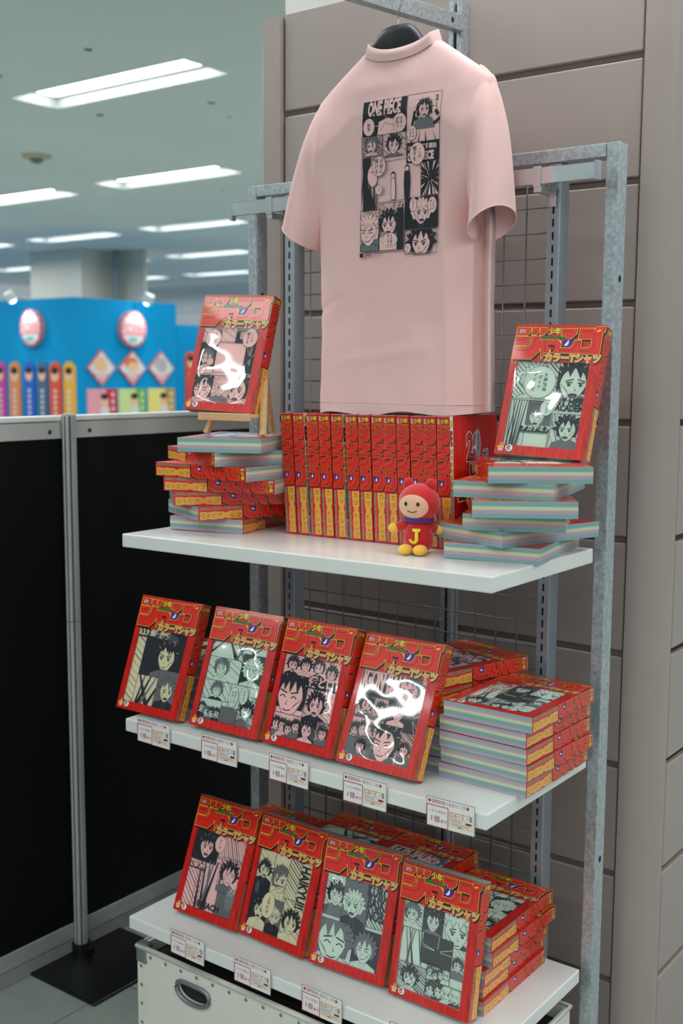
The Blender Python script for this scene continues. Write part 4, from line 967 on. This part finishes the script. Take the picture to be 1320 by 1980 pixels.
def sleeve(sg):
    K, N = 26, 36; vs = []
    A0 = Vector((SXC + sg * .172, 0, zsh(SXC + .172) + .003)); B0 = Vector((SXC + sg * .166, 0, 1.918)); A1 = Vector((SXC + (.240 if sg > 0 else -.270), 0, 1.910)); B1 = Vector((SXC + (.168 if sg > 0 else -.200), 0, 1.848))
    for k in range(K + 1):
        t = k / K
        top = (1 - t) ** 3 * A0 + 3 * t * (1 - t) ** 2 * Vector((SXC + sg * .202, 0, 2.162)) + 3 * t * t * (1 - t) * Vector((SXC + sg * .226, 0, 2.095)) + t ** 3 * A1; bot = B0.lerp(B1, t) + Vector((sg * .006 * math.sin(PI * t), 0, -.012 * math.sin(PI * t)))
        c = (top + bot) / 2; ax = (top - bot) / 2; d = .046 + .010 * sm_(0, .22, t) + .016 * sm_(.2, 1, t)
        for j in range(N):
            th = 2 * PI * j / N; ca, sa = math.cos(th), math.sin(th); p = c + ax * ca
            g = .16 + .84 * math.sqrt(min(1, max(0, zsh(p.x) - p.z + .006) / .11)); g = g + (1 - g) * sm_(.05, .5, t); yd = d * sa * g
            wr = .004 * noise.noise(Vector((th * 1.2 + sg, t * 4, 3))) * math.sin(PI * min(1, t * 1.2)) + .005 * math.sin(2 * th + 4 * t) * t
            n = Vector((ax.x, 0, ax.z)).normalized() * ca + Vector((0, 1, 0)) * sa
            q = p + n * wr; vs.append((q.x, SYC + yd + n.y * wr, q.z))
    mb = MB(); mb.add(vs, [(k * N + j, (k + 1) * N + j, (k + 1) * N + (j + 1) % N, k * N + (j + 1) % N) if sg > 0 else (k * N + j, k * N + (j + 1) % N, (k + 1) * N + (j + 1) % N, (k + 1) * N + j) for k in range(K) for j in range(N)])
    so = tsp('sleeve', mb.mesh('sleeve', CL['pink'], smooth=True))
    # stitched cuff hem
    rg = [Vector(vs[K * N + j]) for j in range(N)]; c = sum(rg, Vector()) / N
    cu = MB().tube([c + (p - c) * 1.0 for p in rg], .0013, 6, closed=True); obj('hem', cu.mesh('hem', CL['pink'], smooth=True), so)
sleeve(-1); sleeve(1)
# collar: ribbed band round the neck
mb = MB(); N = 56; vs = []
for ring, (dz, dr) in enumerate(((-.002, .0035), (.010, .0045), (.020, .001), (.021, -.002), (.0, -.004))):
    for j in range(N):
        th = 2 * PI * j / N; cx = math.cos(th); back = math.sin(th) <= 0
        x = SXC + NK * .995 * cx; z = ztop(x, back) if abs(cx) < .999 else NZT
        yb = back_y(x, z - .004) if back else front_y(x, z - .004)
        y = SYC + (yb - SYC) * min(1, abs(math.sin(th)) * 2.5); k = 1 + dr / .05
        vs.append((SXC + (x - SXC) * (1 - dz * 3.0), SYC + (y - SYC) * k, z + dz))
mb.add(vs, [(r * N + j, r * N + (j + 1) % N, (r + 1) * N + (j + 1) % N, (r + 1) * N + j) for r in range(4) for j in range(N)])
tsp('collar', mb.mesh('collar', CL['pink'], smooth=True))
hm_ = MB().tube([(SXC + u / 20 * .99 * hw(HEM), back_y(SXC + u / 20 * .985 * hw(HEM), HEM + .02) - .0004, HEM + .02) for u in range(-20, 21)], .0009, 5); tsp('hem_stitch', hm_.mesh('hem_stitch', CL['pink'], smooth=True))
# the print: a sheet of comic panels
def shirt_print():
    W, H = .178, .298; A = Art()
    def q(x0, y0, x1, y1, s0=0, s1=0): return [(x0 * W, y0 * H), (x1 * W, (y0 + s0) * H), (x1 * W, (y1 + s1) * H), (x0 * W, y1 * H)]
    A.poly(q(0, 0, .575, .105), 'ink'); A.text('ONE PIECE', .012, .094 * H, .0375, 'paper', .42, .05)
    p = q(0, .105, .575, .222); A.panel(p, 'dark', 1); A.poly([(.2 * W, .222 * H), (.22 * W, .14 * H), (.34 * W, .12 * H), (.46 * W, .15 * H), (.5 * W, .222 * H)], 'paper', p); A.line([(.24 * W, .2 * H), (.3 * W, .15 * H), (.4 * W, .17 * H), (.47 * W, .21 * H)], .0008, 'ink', p)
    A.balloon(.085 * W, .165 * H, .075 * W, .055 * H, ['船長'], .0075, .0006, p); A.balloon(.49 * W, .16 * H, .085 * W, .058 * H, ['お安い', '御用だ'], .0068, .0006, p)
    p = q(.585, 0, 1, .30); A.burst(.8 * W, .1 * H, p, 5, 30, .2, .25); A.text('ドドン', .60 * W, .20 * H, .034, 'ink', .75, .06, clip=p, skew=.3); A.head(.80 * W, .10 * H, .014, 12, p); A.loop(p, .0008, 'ink'); A.vtext('覚悟しろ', .93 * W, .02 * H, .006, 'ink', .02); A.balloon(.65 * W, .24 * H, .06 * W, .045 * H, ['おれは', 'なるぞ'], .0055, .0006, p)
    A.poly(q(.585, .30, 1, .425), 'ink'); A.text('1997.7.22連載開始', .60 * W, .345 * H, .0105, 'paper', .78, .03); A.text('ONE PIECE', .60 * W, .412 * H, .021, 'paper', .58, .06)
    A.panel(q(0, .225, .28, .35), 'hatchhead', 3); A.panel(q(.28, .225, .575, .37), 'head', 44); A.text('♪', .52 * W, .27 * H, .010, 'ink')
    p = q(.21, .40, .78, .655, -.015, -.01); A.panel(p, 'plain', 2)
    for (fx, m, k) in ((.42, 'paper', .8), (.60, 'ink', 1.0)):    # two plain standing figures
        b = .645 * H; hgt = .052 * k; x = fx * W
        A.poly([(x - .005, b), (x - .007 * k, b - hgt * .55), (x - .006 * k, b - hgt), (x + .006 * k, b - hgt), (x + .008 * k, b - hgt * .55), (x + .006, b)], 'ink', p)
        if m == 'paper': A.poly([(x - .004, b - .001), (x - .0058 * k, b - hgt * .55), (x - .0048 * k, b - hgt + .001), (x + .0048 * k, b - hgt + .001), (x + .0066 * k, b - hgt * .55), (x + .005, b - .001)], 'paper', p)
        A.ell(x, b - hgt - .0055, .0052, .0062, 'ink', p); A.ell(x, b - hgt - .004, .0038, .0042, 'paper', p)
    p = q(0, .36, .21, .70); A.panel(p, 'drape', 6); A.poly([(.02 * W, .36 * H), (.12 * W, .36 * H), (.09 * W, .55 * H), (.20 * W, .68 * H), (.02 * W, .70 * H)], 'ink', p); A.ell(.15 * W, .48 * H, .012, .02, 'paper', p); A.line([(.12 * W, .455 * H), (.19 * W, .452 * H)], .0015, 'ink', p)
    p = q(.785, .43, 1, .635); A.panel(p, 'dark', 7); A.burst(.9 * W, .53 * H, p, 8, 16, .05, .3, 'paper')
    p = q(.585, .645, 1, .84); A.panel(p, 'darkhead', 9); A.vtext('ーカルズ', .60 * W, .66 * H, .0105, 'ink', .06); A.balloon(.93 * W, .70 * H, .055 * W, .05 * H, ['こんなに', '楽しいの'], .0048, .0006, p); A.balloon(.69 * W, .69 * H, .045 * W, .045 * H, ['おもてなし'], .0045, .0006, p)
    p = q(.585, .85, 1, 1); A.panel(p, 'bighead', 10); A.balloon(.63 * W, .96 * H, .04 * W, .03 * H, ['にこ'], .006, .0006, p)
    A.panel(q(0, .70, .25, .965), 'bighead', 26); A.panel(q(.26, .665, .575, .965), 'bursthead', 31); A.poly(q(.49, .70, .575, .965), 'ink'); A.balloon(.40 * W, .90 * H, .10 * W, .045 * H, ['さあ宴だ', '楽しめよ'], .0055, .0006)
    A.balloon(.25 * W, .425 * H, .085 * W, .062 * H, ['お前に', '預ける'], .0092, .0007); A.balloon(.745 * W, .375 * H, .095 * W, .068 * H, ['この', '帽子を'], .0092, .0007); A.balloon(.25 * W, .575 * H, .045 * W, .030 * H, [], .005, .0006)
    A.line([(.245 * W, .585 * H), (.262 * W, .565 * H)], .0012, 'ink')
    A.loop(q(0, .975, .165, 1), .0007, 'ink'); A.rect(0, .975 * H, .008, .025 * H, 'ink'); A.text('ONEPIECE', .012, .993 * H, .0042, 'ink', .8, .03); A.text('1997年34号より', .034, .985 * H, .0034, 'ink'); A.text('少年ジャンプ', .034, .998 * H, .0034, 'ink')
    x0, z0 = .467 + .0, 2.124
    return A.build('back_print', dict(ink=M_ink, tone=M_tone, paper=CL['pink']), lambda x, y, e: (x0 + x, back_y(x0 + x, z0 - y) - .0006 - e, z0 - y), dz=1.6e-5, maxlen=.005)
tsp('back_print', shirt_print())
# hanger
hg = thing('hanger', 'black plastic hanger with a steel hook inside the pink shirt', 'hanger', (.512, SYC, 2.2))
mb = MB(); vs = []; N = 12; ks = 41
for k in range(ks):
    u = -1 + 2 * k / (ks - 1); a = abs(u); x = u * .150; hh = .010 + .022 * math.exp(-(x / .06) ** 2); zc = 2.275 - .025 * (1 - math.exp(-(x / .062) ** 4)) - .46 * abs(x) * sm_(.01, .09, abs(x)) - hh; dd = .016 - .008 * a; 
    for j in range(N):
        th = 2 * PI * j / N; vs.append((x, dd * math.cos(th), zc - 2.2 + hh * math.sin(th)))
mb.add(vs, [(k * N + j, (k + 1) * N + j, (k + 1) * N + (j + 1) % N, k * N + (j + 1) % N) for k in range(ks - 1) for j in range(N)] + [tuple(range(N)), tuple(range((ks - 1) * N, ks * N))[::-1]])
obj('body', mb.mesh('body', M_hanger, smooth=True), hg)
pth = [(-.003, 0, .065), (-.003, 0, .098)] + [(-.003 + .002 * a, 0, .098 + .006 * a) for a in range(1, 5)]
pth = [(0, 0, .062), (0, 0, .098), (.004, 0, .106), (.010, 0, .114)]
cz = .148
for a in range(16): th = rad(-60 + a * 16.5); pth.append((-.008 + .026 * math.cos(th), 0, cz + .026 * math.sin(th)))
obj('hook', MB().tube(pth, .0019, 8).mesh('hook', M_chrome, smooth=True), hg)

# ------------------------------------------------------------------ plain red plush doll
pl = thing('plush_toy', 'small red plush doll with yellow hands and feet and letter J', 'plush toy', (.661, .144, zt(.66)), rad(14))
egg = lambda v, d: Vector((v.x * (1 - .16 * d.z), v.y * (1 - .10 * d.z), v.z))
obj('body', MB().ellipsoid((0, 0, .036), (.0285, .024, .036), 28, 18, f=egg).mesh('body', M_plush, smooth=True), pl)
hd = obj('head', MB().ellipsoid((0, 0, .096), (.040, .034, .037), 32, 20).mesh('head', M_plush, smooth=True), pl)
# face patch on the front of the head
mb = MB(); vs = [(0, 0, 0)]; FR = []
def on_head(x, z, k=1.012):
    r = 1 - (x / .040) ** 2 - (z / .037) ** 2; return Vector((x, -.034 * math.sqrt(max(.01, r)) * k, .096 + z))
vs = []; rings = 6; n = 28
for r in range(rings + 1):
    for j in range(n): th = 2 * PI * j / n; vs.append(on_head(-.003 + .030 * r / rings * math.cos(th), -.004 + .0225 * r / rings * math.sin(th)))
mb.add(vs, [(r * n + j, r * n + (j + 1) % n, (r + 1) * n + (j + 1) % n, (r + 1) * n + j) for r in range(rings) for j in range(n)])
fo = obj('face', mb.mesh('face', M_skin, smooth=True), pl)
for sx in (-.015, .009): p = on_head(sx, .001, 1.03); obj('eye', MB().ellipsoid(p, (.0032, .0012, .0040), 12, 8).mesh('eye', M_black, smooth=True), fo)
obj('mouth', MB().tube([on_head(-.003 + .010 * math.sin(a), -.010 - .0045 * math.cos(a), 1.03) for a in [-1.2 + .2 * i for i in range(13)]], .0008, 6).mesh('mouth', M_black, smooth=True), fo)
for sx in (-1, 1): obj('ear', MB().ellipsoid((sx * .022, .002, .131), (.0115, .008, .012), 16, 10).mesh('ear', M_plush, smooth=True), pl)
for sx in (-1, 1):
    py, pz = (-.011, .049) if sx < 0 else (.016, .046); ex_ = .040 if sx < 0 else .028
    ar = obj('arm', MB().tube([(sx * .018, -.002, .056), (sx * (.018 + ex_) / 2, py * .6, .053), (sx * ex_, py, pz)], [.010, .0095, .009], 12).mesh('arm', M_plush, smooth=True), pl)
    obj('hand', MB().ellipsoid((sx * (ex_ + .0055), py * 1.15, pz - .0015), (.0115, .0095, .0095), 16, 10).mesh('hand', M_plushy, smooth=True), ar)
for sx in (-1, 1): obj('foot', MB().ellipsoid((sx * .0145 - .002, -.028, .0105), (.0135, .017, .0102), 18, 12).mesh('foot', M_plushy, smooth=True), pl)
sc = MB(); pts = [(.0262 * math.cos(2 * PI * a / 24), .0225 * math.sin(2 * PI * a / 24), .0655) for a in range(24)]; sc.tube(pts, .0042, 8, closed=True); obj('neck_band', sc.mesh('neck_band', M_felt, smooth=True), pl)
A = Art(); A.line([(-.004, -.0475), (.011, -.0475)], .0055, 'y'); A.line([(.0045, -.0475), (.0045, -.0300)], .0065, 'y'); A.line([(.0045 - .0065 + .0065 * math.cos(a), -.0300 + .0065 * math.sin(a)) for a in [PI * i / 10 for i in range(11)]], .0062, 'y')
obj('letter_patch', A.build('letter_patch', dict(y=M_yel), lambda x, y, e: (x, -.024 * math.sqrt(max(.05, 1 - ((x) / .0285) ** 2 - ((-y - .036) / .036) ** 2)) * 1.07 - .0014 - e * .1, -y), maxlen=.003), pl)
obj('tag', MB().prism([(0, 0), (.012, .003), (.011, .011), (-.001, .008)], 0, .0006, f=lambda p, z: (p[0] - .034, z - .010, p[1] + .001)).mesh('tag', M_whitep), pl)

# ------------------------------------------------------------------ far booth
BYL, BXR = 5.65, -6.83
bo = structure('wall_booth', MB().box(-12.5, BXR, BYL, BYL + .06, 0, 2.30).box(BXR - .06, BXR, BYL + .06, 7.0, 0, 2.30).mesh('wall_booth', M_teal))
b2 = structure('wall_booth_rear', MB().box(-12.5, -8.44, 9.9, 9.96, 0, 2.22).box(-8.5, -8.44, 8.62, 9.9, 0, 2.18).mesh('wall_booth_rear', M_teal))
structure('wall_pillar', boxm('wall_pillar', -9.52, -8.6, 7.25, 8.1, 0, 2.999, mat('cream_pillar', rgb(214, 210, 196), .8)))
structure('wall_pillar_rear', boxm('wall_pillar_rear', -8.60, -8.10, 7.76, 7.80, 0, 2.999, mat('cream_pillar', rgb(214, 210, 196), .8)))
tag(obj('drain_pipe', MB().tube([(-8.40, 7.60, 0), (-8.40, 7.60, 2.99)], .045, 14).mesh('drain_pipe', mat('pipe_grey', rgb(130, 138, 142), .5)), None), 'grey vertical pipe beside the far white pillar', 'pipe')
structure('wall_far', MB().box(-24, 8, 18, 18.2, 0, 2.6).box(-24.2, -24, -12, 18, 0, 2.6).mesh('wall_far', M_white_wall))
structure('trim_1', boxm('trim_1', -14.2, -3.0, 11.75, 11.95, 2.55, 2.999, M_white_wall))
def wallmap(side):
    # returns a map (a, b, out) -> world ; a to the right in the picture, b up, out from the wall
    if side == 'L': return lambda a, b, o: (a, BYL - o, b)
    if side == 'R': return lambda a, b, o: (BXR + o, a, b)
    return lambda a, b, o: (-8.44 + o, a, b)
def board(name, label, cat, side, pts, m, group=None, th=.012, rim=None):
    f = wallmap(side); cx = sum(p[0] for p in pts) / len(pts); cy = min(p[1] for p in pts); c = Vector(f(cx, cy, 0)); t = thing(name, label, cat, c, 0, group)
    mb = MB(); mb.prism(pts, .002, th, f=lambda p, z: Vector(f(p[0], p[1], z)) - c); o = obj('board', mb.mesh('board', m, weld=True), t)
    return t, (lambda x, y, e: Vector(f(x, y, th + .001 + e)) - c)
def oval(cx, cy, rx, ry, n=28): return [(cx + rx * math.cos(2 * PI * i / n), cy + ry * math.sin(2 * PI * i / n)) for i in range(n)]
PB = dict(white=mat('sign_white', rgb(222, 218, 218), .6), pink=M_pink_sign, red=M_redp, teal=mat('sign_teal', rgb(90, 200, 196), .5), skin=M_skin, black=M_black, orange=mat('sign_orange', rgb(226, 116, 60), .5), grey=M_grey)
def oval_sign(label, side, cx, cy, rx, ry):
    t, f = board('oval_sign', label, 'sign', side, oval(cx, cy, rx, ry), M_pink_sign, 'oval signs on the booth', .05); A = Art()
    A.poly(oval(cx, -cy, rx * .90, ry * .92), 'white')
    for i in range(14): th = 2 * PI * i / 14; A.line([(cx + rx * .9 * math.cos(th), -cy + ry * .92 * math.sin(th)), (cx + rx * .99 * math.cos(th + .12), -cy + ry * .99 * math.sin(th + .12))], .03, 'red')
    A.text('特集', cx - rx * .42, -cy - ry * .42, ry * .36, 'teal', .95, .05); A.text('展覧', cx - rx * .42, -cy + ry * .78, ry * .34, 'teal', .95, .05)
    A.rect(cx - rx * .95, -cy - ry * .32, rx * 1.9, ry * .66, 'pink'); A.text('ジャンプ', cx - rx * .92, -cy + ry * .22, ry * .62, 'red', .68, .10); A.text('ジャンプ', cx - rx * .92, -cy + ry * .22, ry * .62, 'white', .68, .035)
    obj('sign_print', A.build('sign_print', PB, lambda x, y, e: f(x, -y, e), dz=2e-4), t)
oval_sign('oval pink sign on the left teal booth face', 'L', -7.436, 2.02, .16, .175); oval_sign('oval pink sign on the right teal booth face', 'R', 6.352, 2.02, .172, .175)
cols = [('magenta', (206, 70, 160)), ('tan orange', (228, 140, 84)), ('blue', (42, 96, 196)), ('slate blue', (74, 104, 140)), ('red orange', (228, 84, 48)), ('yellow', (240, 178, 44))]
def plank(label, side, x0, x1, top, bot, c, nm):
    r = (x1 - x0) / 2; cx = (x0 + x1) / 2; pts = [(x0, bot), (x1, bot)] + [(cx + r * math.cos(PI * i / 10), top - r + r * math.sin(PI * i / 10)) for i in range(11)]
    t, f = board('plank_sign', label, 'sign', side, pts, mat('plank_' + nm.replace(' ', '_'), rgb(*c), .5), 'round-topped plank signs', .02); A = Art()
    A.poly(oval(cx, -(top - .13), r * .7, r * .8), 'skin'); A.poly(oval(cx, -(top - .09), r * .62, r * .42), 'black')
    for i in range(7): A.rect(cx - .02, -(top - .27) + .055 * i, .04, .032, 'white')
    obj('sign_print', A.build('sign_print', PB, lambda x, y, e: f(x, -y, e), dz=2e-4), t)['kind'] = 'stuff'
for (nm, c), (x0, x1) in zip(cols, [(-8.06, -7.905), (-7.836, -7.665), (-7.597, -7.443), (-7.395, -7.245), (-7.206, -7.040), (-6.998, -6.835)]):
    plank(f'{nm} round-topped plank sign on the teal booth', 'L', x0, x1, 1.69, 1.05, c, nm)
plank('narrow red plank sign on the rear booth beyond the easel', '2', 8.75, 8.93, 1.85, 1.20, (226, 84, 52), 'red orange'); plank('narrow yellow plank sign half hidden behind the easel box', '2', 9.02, 9.20, 1.86, 1.2, (236, 176, 50), 'yellow')
for k, (y0, y1, lab, acc) in enumerate([(5.769, 6.132, 'left white diamond sign with red edge', 'skin'), (6.173, 6.544, 'middle white diamond sign with an orange patch', 'orange'), (6.58, 6.942, 'right white diamond sign with red edge', 'grey')]):
    cy = 1.63; c = (y0 + y1) / 2; h = (y1 - y0) / 2; v = .176
    t, f = board('diamond_sign', lab + ' on teal booth', 'sign', 'R', [(c - h, cy), (c, cy - v), (c + h, cy), (c, cy + v)], mat('sign_red', rgb(222, 84, 92), .5), 'diamond signs', .02); A = Art()
    A.poly([(c - h * .92, -cy), (c, -cy - v * .92), (c + h * .92, -cy), (c, -cy + v * .92)], 'white'); A.poly([(c - h * .6, -cy + .055), (c + h * .6, -cy + .055), (c, -cy + v * .9)], 'pink'); A.text('展示', c - .07, -cy + .105, .06, 'white', 1, .04); A.poly(oval(c - .02, -cy - .05, .09, .06), acc); A.poly(oval(c, -cy - .01, .07, .05), 'grey' if k == 2 else 'skin')
    obj('sign_print', A.build('sign_print', PB, lambda x, y, e: f(x, -y, e), dz=2e-4), t)
for k, (y0, y1, nm, ca, cb) in enumerate([(5.77, 6.148, 'pink and red', (240, 160, 170), (206, 36, 46)), (6.175, 6.539, 'pale green', (206, 222, 150), (110, 180, 60)), (6.575, 6.953, 'yellow', (238, 220, 128), (190, 150, 50))]):
    t, f = board('poster', f'square {nm} poster below the diamond signs', 'poster', 'R', [(y0, 1.05), (y1, 1.05), (y1, 1.425), (y0, 1.425)], mat('poster_' + nm.replace(' ', '_'), rgb(*ca), .5), 'square posters', .01); A = Art(); w = y1 - y0
    A.poly([(y0 + w * .62, -1.425), (y1, -1.425), (y1, -1.05), (y0 + w * .78, -1.05), (y0 + w * .76, -1.2)], 'acc'); A.poly([(y0 + w * .4, -1.12), (y0 + w * .45, -1.25), (y0 + w * .7, -1.25), (y0 + w * .76, -1.12)], 'white'); A.poly(oval(y0 + w * .57, -1.31, .05, .06), 'skin'); A.poly(oval(y0 + w * .57, -1.35, .05, .03), 'black')
    for i in range(4): A.rect(y0 + w * .82, -1.39 + .07 * i, .03, .04, 'white')
    pb = dict(PB); pb['acc'] = mat('poster_accent_%d' % k, rgb(*cb), .5); obj('sign_print', A.build('sign_print', pb, lambda x, y, e: f(x, -y, e), dz=2e-4), t)
def spot(label, pos, tgt):
    t = thing('spotlight', label, 'spotlight', pos, 0, 'booth spotlights'); d = (Vector(tgt) - Vector(pos)).normalized(); side = d.cross(Vector((0, 0, 1))).normalized()
    mb = MB(); mb.tube([-d * .04, d * .05], .05, 14, cap=False); obj('shade', mb.mesh('shade', mat('spot_white', rgb(220, 224, 224), .4)), t)
    obj('bulb', MB().ellipsoid(d * .03, (.042, .042, .042), 12, 8).mesh('bulb', mat('spot_bulb', (.85, .97, 1, 1), .5, emit=5), smooth=True), t)
    obj('arm', MB().tube([(0, 0, .02), Vector((BXR - .03 if abs(tgt[0] - BXR) < .05 else pos[0], BYL + .03 if abs(tgt[1] - BYL) < .05 else pos[1], 2.29)) - Vector(pos)], .012, 8).mesh('arm', M_alu), t)
    ld = bpy.data.lights.new('spot_lamp', 'SPOT'); ld.energy = 4.0; ld.color = (.80, .96, 1); ld.spot_size = rad(95); ld.spot_blend = .9; ld.shadow_soft_size = .03
    lo = obj('lamp', ld, t); lo.location = d * .09; lo.rotation_euler = d.to_track_quat('-Z', 'Y').to_euler()
spot('small spotlight over the left oval sign', (-7.52, BYL - .22, 2.32), (-7.44, BYL, 1.95)); spot('small spotlight over the right oval sign', (BXR + .20, 6.42, 2.32), (BXR, 6.38, 1.95))
spot('small spotlight over the rear booth panel', (-8.24, 9.22, 2.20), (-8.44, 9.2, 1.9))
